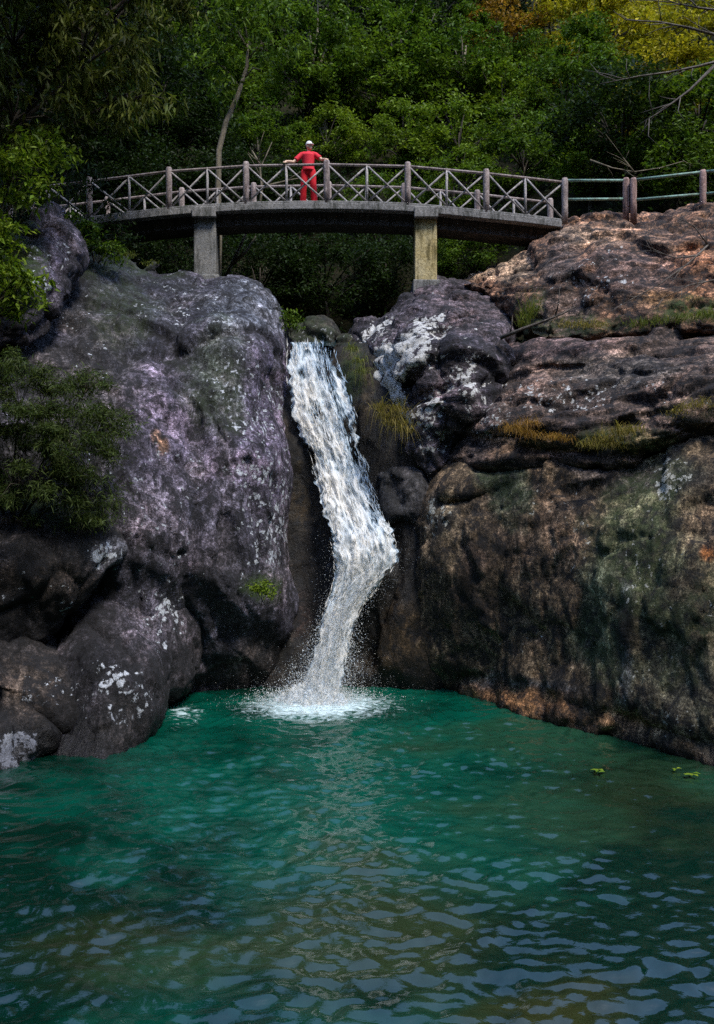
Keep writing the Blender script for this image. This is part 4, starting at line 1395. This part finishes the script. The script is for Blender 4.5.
G1 = 'trees on the hillside behind the footbridge'
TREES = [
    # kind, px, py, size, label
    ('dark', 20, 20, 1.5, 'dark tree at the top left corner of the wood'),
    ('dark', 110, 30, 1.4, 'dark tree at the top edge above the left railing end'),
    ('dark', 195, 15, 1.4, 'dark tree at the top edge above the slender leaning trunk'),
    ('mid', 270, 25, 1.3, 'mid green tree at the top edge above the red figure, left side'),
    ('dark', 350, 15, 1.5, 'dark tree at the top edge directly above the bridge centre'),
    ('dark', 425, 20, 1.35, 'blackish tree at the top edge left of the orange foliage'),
    ('orange', 500, 28, 1.15, 'tree with orange sunlight painted in its leaves at the top edge of the wood'),
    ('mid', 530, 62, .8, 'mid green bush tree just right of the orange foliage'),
    ('yellow', 605, 42, 1.25, 'tree painted sunlit gold at the top edge, middle of the three'),
    ('yellow', 690, 48, 1.3, 'tree painted sunlit gold at the top right corner'),
    ('yellow', 648, 88, 1.1, 'tree painted sunlit yellow-green below the two golden crowns at upper right'),
    ('yellow', 560, 38, .95, 'small tree painted sunlit yellow between orange foliage and golden crowns'),
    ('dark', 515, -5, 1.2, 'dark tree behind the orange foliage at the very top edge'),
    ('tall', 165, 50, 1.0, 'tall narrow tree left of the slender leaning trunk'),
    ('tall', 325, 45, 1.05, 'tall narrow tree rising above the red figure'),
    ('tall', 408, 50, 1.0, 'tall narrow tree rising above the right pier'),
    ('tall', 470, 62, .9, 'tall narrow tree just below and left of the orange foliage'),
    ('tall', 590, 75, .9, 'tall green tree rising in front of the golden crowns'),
    ('yellow', 625, 15, 1.0, 'tree painted sunlit gold peeping over the others at the top edge'),
    ('yellow', 575, 70, .75, 'small tree painted sunlit gold below the orange foliage, to its right'),
    ('yellow', 705, 85, .85, 'tree painted sunlit gold at the right edge below the bare branch'),
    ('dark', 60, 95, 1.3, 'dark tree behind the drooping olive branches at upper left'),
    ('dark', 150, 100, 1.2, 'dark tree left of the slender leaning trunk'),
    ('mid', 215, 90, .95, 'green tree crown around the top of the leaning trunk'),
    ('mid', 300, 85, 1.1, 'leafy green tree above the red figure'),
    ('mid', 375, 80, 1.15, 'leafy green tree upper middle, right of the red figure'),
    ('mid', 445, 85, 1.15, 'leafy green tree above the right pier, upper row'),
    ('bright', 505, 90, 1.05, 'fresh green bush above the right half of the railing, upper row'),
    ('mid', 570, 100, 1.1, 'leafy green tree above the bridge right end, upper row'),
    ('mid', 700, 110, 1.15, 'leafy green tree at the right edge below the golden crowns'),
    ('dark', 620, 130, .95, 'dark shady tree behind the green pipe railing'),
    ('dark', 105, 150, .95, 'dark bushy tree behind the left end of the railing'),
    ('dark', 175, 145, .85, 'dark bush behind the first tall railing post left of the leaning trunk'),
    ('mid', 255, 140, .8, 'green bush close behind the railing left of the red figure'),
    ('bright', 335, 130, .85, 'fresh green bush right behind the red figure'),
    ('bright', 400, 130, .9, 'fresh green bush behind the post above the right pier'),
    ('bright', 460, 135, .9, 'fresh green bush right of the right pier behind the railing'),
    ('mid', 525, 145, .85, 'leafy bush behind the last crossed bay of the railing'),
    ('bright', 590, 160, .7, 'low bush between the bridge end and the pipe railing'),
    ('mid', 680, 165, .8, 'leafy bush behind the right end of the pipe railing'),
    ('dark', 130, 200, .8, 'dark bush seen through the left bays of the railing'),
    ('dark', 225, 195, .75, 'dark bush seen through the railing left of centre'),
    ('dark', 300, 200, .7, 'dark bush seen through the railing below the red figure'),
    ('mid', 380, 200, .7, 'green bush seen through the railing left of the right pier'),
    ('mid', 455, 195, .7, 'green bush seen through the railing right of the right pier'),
    ('dark', 260, 275, .75, 'shaded bush under the bridge right of the left pier'),  # dark leaf kind stands in for the shade under the bridge
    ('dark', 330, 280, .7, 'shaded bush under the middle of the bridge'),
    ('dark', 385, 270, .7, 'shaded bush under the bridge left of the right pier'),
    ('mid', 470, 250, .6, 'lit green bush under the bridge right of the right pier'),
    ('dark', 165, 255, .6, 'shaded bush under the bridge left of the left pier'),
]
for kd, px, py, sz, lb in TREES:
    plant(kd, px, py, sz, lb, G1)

# undergrowth on the whole slope: ground cover nobody could count
n = 2600
uy = 24.5 + 60 * RNG.random(n) ** 1.6
ux = RNG.uniform(-1, 1, n) * (uy * .48 + 4)
ok = ~((uy < 27) & (np.abs(ux + .8) < 1.6))
ux, uy = ux[ok], uy[ok]
uz = terrain_h(ux, uy)
cc = np.stack([ux, uy, uz], -1)
k = RNG.integers(0, len(cc), 95000)
g = RNG.normal(0, 1, (95000, 3)) * [.5, .5, .38]
g[:, 2] = np.abs(g[:, 2])
v, f = leaf_mesh(cc[k] + g, .20, .5, .45)
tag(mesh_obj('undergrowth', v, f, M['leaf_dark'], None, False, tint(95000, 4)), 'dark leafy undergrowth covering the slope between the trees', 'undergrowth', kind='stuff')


# -- drooping olive tree and bushes on the left bank
def side_plant(name, label, cat, base, crowns, nleaf, lsize, leaf, droop=0., aspect=.4, csize=.35, seed=1, stem_r=.05, up=.5, stem_mat='bark_dark'):
    rng = np.random.default_rng(seed)
    base = Vector(base)
    r = empty(name, base, label, cat)
    mb = MB()
    allp = []
    for (c, rad) in crowns:
        c = Vector(c) - base
        nl = int(nleaf * rad ** 2 / sum(x[1] ** 2 for x in crowns))
        cl, pts, kk = crown_points(rng, rad, 26, nl, csize, .8, 0)
        allp.append(pts + np.array(c))
        a = Vector((rng.normal(0, .05), rng.normal(0, .05), -.3))
        m = a.lerp(c, .55) + Vector((0, 0, .2 * c.length)) * .6
        mb.tube([a, m, c], [stem_r, stem_r * .6, stem_r * .3], 6)
        for j in range(12):
            e = c + Vector(cl[j])
            mb.tube([c.lerp(m, .2), c.lerp(e, .5) + Vector((0, 0, .08)), e], [stem_r * .3, stem_r * .2, stem_r * .08], 4)
    pts = np.concatenate(allp)
    v, f = leaf_mesh(pts, lsize, up, aspect, droop, None, rng)
    mb.build('stems', M[stem_mat], r, True)
    mesh_obj('foliage', v, f, leaf, r, False, tint(len(pts), 4, rng))
    return r


side_plant('drooping_tree', 'tree with long drooping olive leaves overhanging the upper left bank', 'tree', P(-60, 250, 19.5),
           [(P(20, 30, 19.5), 1.3), (P(95, 55, 19.5), 1.15), (P(125, 95, 20), 1.0), (P(20, 110, 19), 1.1), (P(-50, 60, 19), 1.2), (P(60, 15, 20), 1.0), (P(125, 10, 21.5), 1.4), (P(60, -25, 21.5), 1.6), (P(165, -35, 20.5), 1.3)], 13000, .26, M['leaf_olive'], 1.5, .30, .30, 201, .09)  # topmost crowns added to shade the left end of the bridge
side_plant('leafy_bush', 'bush with bright green leaves hanging over the outcrop at the left edge', 'bush', P(-40, 340, 17.6),
           [(P(15, 175, 17.6), .75), (P(42, 150, 18), .5), (P(-15, 240, 17.2), .8), (P(12, 290, 17), .6)], 5200, .16, M['leaf_bright'], .3, .42, .28, 202, .05)
side_plant('feathery_shrub', 'dark feathery shrub spilling over the rock on the left edge', 'shrub', P(10, 520, 15.8),
           [(P(20, 400, 15.2), 1.0), (P(75, 440, 15.4), .85), (P(105, 430, 15.9), .5), (P(20, 480, 15.0), 1.0), (P(85, 500, 15.6), .6), (P(-40, 430, 14.8), 1.1), (P(90, 385, 16), .4)], 36000, .13, M['leaf_fine'], .2, .15, .22, 203, .03)
side_plant('added_shade_tree', 'big dark tree added, mostly above the frame, to shade the left bank', 'tree', (-13.5, 17, 9),
           [((-5.6, 17.4, 16.6), 1.7), ((-8.2, 17.0, 16.2), 2.1), ((-7.2, 15.0, 14.6), 1.9), ((-9.6, 15.5, 12.5), 2.0), ((-8.4, 12.8, 14.2), 2.1), ((-10.2, 18.5, 15.0), 2.2), ((-7.0, 19.5, 17.6), 1.9), ((-8.6, 12.5, 10.2), 1.6)], 30000, .22, M['leaf_dark'], .6, .42, .5, 208, .16)  # crowns placed up out of view to shade the left bank
side_plant('bramble', 'dark tangled bush hiding the left end of the footbridge', 'bush', P(70, 255, 22.2),
           [(P(40, 228, 22.6), .6), (P(82, 232, 22.6), .45), (P(118, 236, 22.6), .35), (P(12, 200, 22.6), .7)], 3400, .13, M['leaf_dark'], .2, .42, .3, 207, .03)
side_plant('hanging_vine', 'sparse dark vine trailing over the left end of the near railing', 'vine', P(70, 228, 23.2),
           [(P(82, 186, 23.3), .5), (P(108, 204, 23.4), .38), (P(66, 168, 23.2), .5), (P(98, 176, 23.3), .3)], 620, .17, M['leaf_dark'], .9, .36, .3, 209, .02)
side_plant('vine_clump', 'small leafy clump growing on the crest of the left rock under the bridge', 'plant', P(95, 250, 20.6),
           [(P(88, 238, 20.6), .45), (P(112, 252, 20.8), .3), (P(70, 225, 20.4), .35)], 1800, .13, M['leaf_mid'], .2, .42, .2, 204, .025)
side_plant('moss_clump', 'bright green little plant on the left rock face near the chute', 'plant', P(262, 592, 17.6),
           [(P(262, 587, 17.55), .16), (P(268, 592, 17.6), .12), (P(255, 590, 17.55), .11)], 700, .06, M['leaf_bright'], .1, .5, .1, 205, .008)
side_plant('stream_plant', 'little green plant by the stream above the waterfall lip', 'plant', P(288, 330, 22.2),
           [(P(288, 322, 22.2), .3), (P(280, 318, 22.4), .22)], 700, .12, M['leaf_mid'], .1, .4, .2, 206, .012)

# -- slender leaning sapling behind the bridge
sap = empty('sapling', P(222, 300, 26.6), 'slender pale sapling leaning right behind the bridge with an open leafy top', 'tree')
SO = sap.location.copy()
mb = MB()
tp = [P(212, 315, 26.4), P(226, 272, 26.3), P(246, 232, 26.2), P(238, 222, 26.2)]
mb.tube([p - SO for p in [P(218, 300, 26.4), P(219, 240, 26.4), P(218, 190, 26.4), P(219, 150, 26.4), P(226, 122, 26.4), (P(238, 95, 26.4)), P(247, 66, 26.4), P(248, 40, 26.4)]], [.10, .095, .09, .085, .08, .07, .055, .03], 8)
for e, a in (((225, 20), (248, 50)), ((275, 40), (247, 60)), ((210, 60), (240, 88)), ((262, 70), (244, 78)), ((240, 5), (248, 45))):
    mb.tube([P(a[0], a[1], 26.4) - SO, P((a[0] + e[0]) / 2, (a[1] + e[1]) / 2 - 6, 26.3) - SO, P(e[0], e[1], 26.2) - SO], [.035, .025, .01], 5)
mb.build('trunk', M['bark'], sap, True)
rng = np.random.default_rng(301)
allp = []
for (c, rad, nl) in ((P(225, 25, 26.2), .9, 500), (P(262, 15, 26.2), .9, 450), (P(212, 62, 26.2), .7, 300), (P(272, 45, 26.2), .7, 300), (P(240, 0, 26.2), .9, 400), (P(225, 90, 26.3), .5, 160)):
    cl, pts, kk = crown_points(rng, rad, 14, nl, .3, .7, 0)
    allp.append(pts + np.array(c - SO))
pts = np.concatenate(allp)
v, f = leaf_mesh(pts, .24, .6, .36, .5, None, rng)
mesh_obj('crown', v, f, M['leaf_mid'], sap, False, tint(len(pts), 4, rng))


# -- bare stems
def bare(name, label, paths, mat, rng_seed, twigs=5, cat='branch', rad=.03):
    rs = random.Random(rng_seed)
    o0 = paths[0][0]
    r = empty(name, o0, label, cat)
    main = MB()
    for path in paths:
        pts = [Vector(p) - o0 for p in path]
        n_ = len(pts)
        main.tube(pts, [max(.006, rad * (1 - .8 * i / (n_ - 1))) for i in range(n_)], 6)
        for _ in range(twigs):
            i = rs.randrange(n_ - 1)
            a = pts[i].lerp(pts[i + 1], rs.random())
            d = (pts[i + 1] - pts[i]).normalized()
            L = rs.uniform(.25, .9)
            s_ = Vector((rs.uniform(-.8, .8), rs.uniform(-.5, .5), rs.uniform(-.5, .9)))
            b = a + (d + s_).normalized() * L * .5
            c = b + (d + s_ * 1.3 + Vector((rs.uniform(-.3, .3), 0, rs.uniform(-.3, .3)))).normalized() * L * .5
            main.tube([a, b, c], [rad * .35, rad * .25, rad * .1], 4)
    main.build('branch', mat, r, True)
    return r


bare('dead_sapling', 'pale dead forked stem behind the railing left of the red figure', [[P(258, 215, 26), P(262, 190, 26), P(260, 168, 26), P(266, 156, 26), P(272, 142, 26)], [P(262, 188, 26), P(274, 184, 25.9), P(290, 180, 25.9), P(312, 176, 25.9)], [P(260, 165, 26), P(252, 150, 26)]], M['bark'], 1, 2, 'dead stem', .045)
bare('bare_sapling', 'thin bare trunk slanting under the bridge beside the left pier', [[P(220, 290, 25.8), P(232, 264, 25.8), P(246, 234, 25.8), P(252, 212, 25.8)], [P(232, 264, 25.8), P(246, 252, 25.8), P(256, 236, 25.8)]], M['bark'], 2, 1, 'dead stem', .075)
bare('bare_branch', 'leafless dark branch reaching in at the upper right edge', [[P(760, 50, 18), P(700, 66, 18), P(670, 72, 17.9), P(640, 76, 17.8), P(600, 84, 17.8)], [P(720, 60, 18), P(690, 90, 18), P(660, 112, 17.9), P(640, 124, 17.9)], [P(735, 40, 18), P(690, 28, 18), P(660, 22, 18), P(625, 20, 18)], [P(755, 15, 18), P(700, 8, 18), P(670, 2, 18)]], M['twig'], 3, 9, 'branch', .035)
bare('bare_shrub', 'leafless twiggy shrub on the tan slab at the right edge', [[P(708, 245, 19.4), P(690, 262, 19.2), P(660, 284, 19.0), P(630, 300, 18.8), P(600, 318, 18.7)], [P(708, 245, 19.4), P(694, 226, 19.4), P(672, 215, 19.6)], [P(700, 255, 19.3), P(676, 258, 19.2), P(650, 250, 19.2)], [P(714, 280, 18.6), P(690, 285, 18.5), P(655, 302, 18.4)]], M['twig'], 4, 9, 'shrub', .022)
bare('dead_branch', 'grey dead branch lying across the bushes behind the pipe railing', [[P(590, 160, 26.5), P(612, 168, 26.4), P(634, 172, 26.3), P(660, 168, 26.3), P(684, 161, 26.3), P(694, 167, 26.3)], [P(634, 172, 26.3), P(622, 156, 26.3)]], M['bark'], 5, 5, 'branch', .03)
bare('dead_branch', 'brown dead branch lying along the top of the lichen boulder', [[P(500, 338, 19.3), P(520, 330, 19.2), P(542, 322, 19.0), P(562, 314, 18.9), P(576, 306, 18.9)]], M['twig'], 6, 4, 'branch', .05)


# -- grass tufts
def tuft(label, spots, n, L, mat, spread, seed, droop=.9, lean=(0, -.5), name='grass_tuft'):
    rng = np.random.default_rng(seed)
    o0 = spots[0]
    V, Fc, C = [], [], []
    for i in range(n):
        b = spots[rng.integers(len(spots))] - o0 + Vector((rng.normal(0, spread), rng.normal(0, spread * .5), rng.normal(0, spread * .3)))
        a = rng.uniform(0, 2 * math.pi)
        d = Vector((math.cos(a) * .7 + lean[0], math.sin(a) * .5 + lean[1], 0))
        l = L * rng.uniform(.35, 1.25)
        dr = droop * rng.uniform(.3, 1.35)
        w = Vector((-math.sin(a), math.cos(a) * .4, 0)).normalized() * rng.uniform(.004, .009)
        pts = []
        for k in range(5):
            t = k / 4
            pts.append(b + d * l * t * .6 + Vector((0, 0, l * (t * .75 - dr * t * t))))
        o = len(V)
        for k, p in enumerate(pts):
            ww = w * (1 - .9 * k / 4)
            V += [p - ww, p + ww]
        Fc += [(o + 2 * k, o + 2 * k + 1, o + 2 * k + 3, o + 2 * k + 2) for k in range(4)]
        c = (rng.random(), rng.random(), 0)
        C += [c] * 10
    ob = mesh_obj(name, np.array(V), np.array(Fc), M[mat], None, False, np.array(C, float))
    ob.location = o0
    return tag(ob, label, 'grass')


tuft('long golden-green grass tuft hanging from the rock right of the waterfall', [P(385, 418, 19.2), P(395, 425, 19.0), P(405, 432, 18.9), P(398, 412, 19.1), P(380, 410, 19.3)], 340, .85, 'grass_gold', .10, 1, 1.0, (.1, -.55))
tuft('thin yellowish grass tuft at the right side of the waterfall crest', [P(352, 350, 20.9), P(358, 362, 20.7), P(362, 372, 20.6)], 200, .6, 'grass_green', .09, 2, 1.3)
tuft('rusty orange grass tuft on the ledge above the right cliff', [P(520, 432, 17.5), P(528, 436, 17.3), P(512, 430, 17.7), P(530, 425, 17.4)], 420, .42, 'grass_orange', .10, 3, .8)
tuft('small rusty tuft beside the orange grass on the ledge', [P(556, 438, 17.0), P(565, 440, 16.9), P(548, 438, 17.1)], 220, .3, 'grass_orange', .10, 4, .8)
tuft('straw and green grass patch on the ledge right of the rusty tuft', [P(590, 446, 16.5), P(604, 440, 16.4), P(620, 434, 16.3), P(630, 432, 16.2), P(612, 446, 16.3)], 460, .5, 'grass_gold', .13, 5, .75)
tuft('green grass strip below the tan slab at the right edge', [P(660, 322, 17.6), P(680, 320, 17.4), P(700, 318, 17.2), P(714, 316, 17.1), P(640, 325, 17.8)], 460, .38, 'grass_green', .13, 6, .7)
tuft('tall thin grass growing in the gully behind the lichen boulder', [P(528, 318, 19.4), P(534, 312, 19.5), P(524, 326, 19.3)], 220, .7, 'grass_green', .08, 7, .5)
tuft('sparse yellow grass along the gully below the tan slab', [P(576, 326, 18.75), P(586, 326, 18.65), P(596, 326, 18.55), P(566, 326, 18.85)], 260, .3, 'grass_gold', .13, 8, .7)
tuft('short dry grass on the ledge at the far right', [P(690, 408, 15.8), P(705, 405, 15.6), P(680, 414, 15.9)], 200, .3, 'grass_gold', .12, 9, .7)
tuft('few grass blades on top of the left rock crest', [P(130, 256, 20.6), P(150, 264, 20.8)], 90, .3, 'grass_green', .1, 10, .7)


# -- floating leaves
def float_leaf(px, py, L, rz, label, n=5):
    Y = F * CH / (py - HZ)
    c = P(px, py, Y)
    V, Fc, C = [], [], []
    for i in range(n):
        a = rz + i * 2 * math.pi / n + random.uniform(-.4, .4)
        d = Vector((math.cos(a), math.sin(a), 0))
        w = Vector((-d.y, d.x, 0)) * L * .28
        b = Vector((0, 0, .03 + .012 * i))
        o = len(V)
        V += [b, b + d * L * .5 + w + Vector((0, 0, .015)), b + d * L, b + d * L * .5 - w + Vector((0, 0, .015)), b + d * L * .5 + Vector((0, 0, .004))]
        Fc += [(o, o + 4, o + 1), (o + 1, o + 4, o + 2), (o + 4, o, o + 3), (o + 2, o + 4, o + 3)]
        C += [(random.random(), .9, 0)] * 5
    ob = mesh_obj('floating_leaf', np.array(V), Fc, M['leaf_bright'], None, False, np.array(C))
    ob.location = (c.x, c.y, .03)
    return tag(ob, label, 'leaf')


float_leaf(598, 776, .12, .4, 'yellow-green leaf cluster floating alone on the pool near the right cliff')
float_leaf(692, 780, .13, 1.0, 'leaf cluster floating at the foot of the right cliff, nearest the frame edge')
float_leaf(676, 774, .09, 2.0, 'smaller leaf sprig floating against the right cliff foot', 3)

# ------------------------------------------------------------------ light, camera
SUN_EL, SUN_AZ = R(60), R(140)           # azimuth from +Y towards +X: high, behind the camera and a little right
sd_ = Vector((math.sin(SUN_AZ) * math.cos(SUN_EL), math.cos(SUN_AZ) * math.cos(SUN_EL), math.sin(SUN_EL)))
sun = bpy.data.lights.new('sun', 'SUN')
sun.energy = 1.45
sun.angle = R(14)
sun.color = (1, .94, .85)
so = bpy.data.objects.new('sun', sun)
so.rotation_euler = sd_.to_track_quat('Z', 'Y').to_euler()
so.location = (0, 0, 60)
COL.objects.link(so)

w = bpy.data.worlds.new('World')
scene.world = w
w.use_nodes = True
nt = w.node_tree
bg = nt.nodes['Background']
sky = nt.nodes.new('ShaderNodeTexSky')
sky.sky_type = 'NISHITA'
sky.sun_disc = False
sky.dust_density = .4
sky.ozone_density = 2.5
sky.sun_elevation = SUN_EL
sky.sun_rotation = SUN_AZ
nt.links.new(sky.outputs[0], bg.inputs[0])
bg.inputs[1].default_value = .15

cam = bpy.data.cameras.new('camera')
cam.sensor_fit = 'VERTICAL'
cam.sensor_height = 36
cam.lens = 36 * F / 1024
cam.shift_y = -(512 - HZ) / 1024
cam.clip_end = 1500
co = bpy.data.objects.new('camera', cam)
co.location = (0, 0, CH)
co.rotation_euler = (R(90), 0, 0)
COL.objects.link(co)
scene.camera = co

vs_ = scene.view_settings
vs_.view_transform = 'Standard'
vs_.look = 'None'
vs_.gamma = 1
vs_.exposure = 1.55
vs_.use_curve_mapping = False
cy = scene.cycles
cy.use_denoising = False
cy.max_bounces = 6
cy.diffuse_bounces = 3
cy.glossy_bounces = 3
cy.transmission_bounces = 3
cy.transparent_max_bounces = 12
cy.caustics_reflective = False
cy.caustics_refractive = False
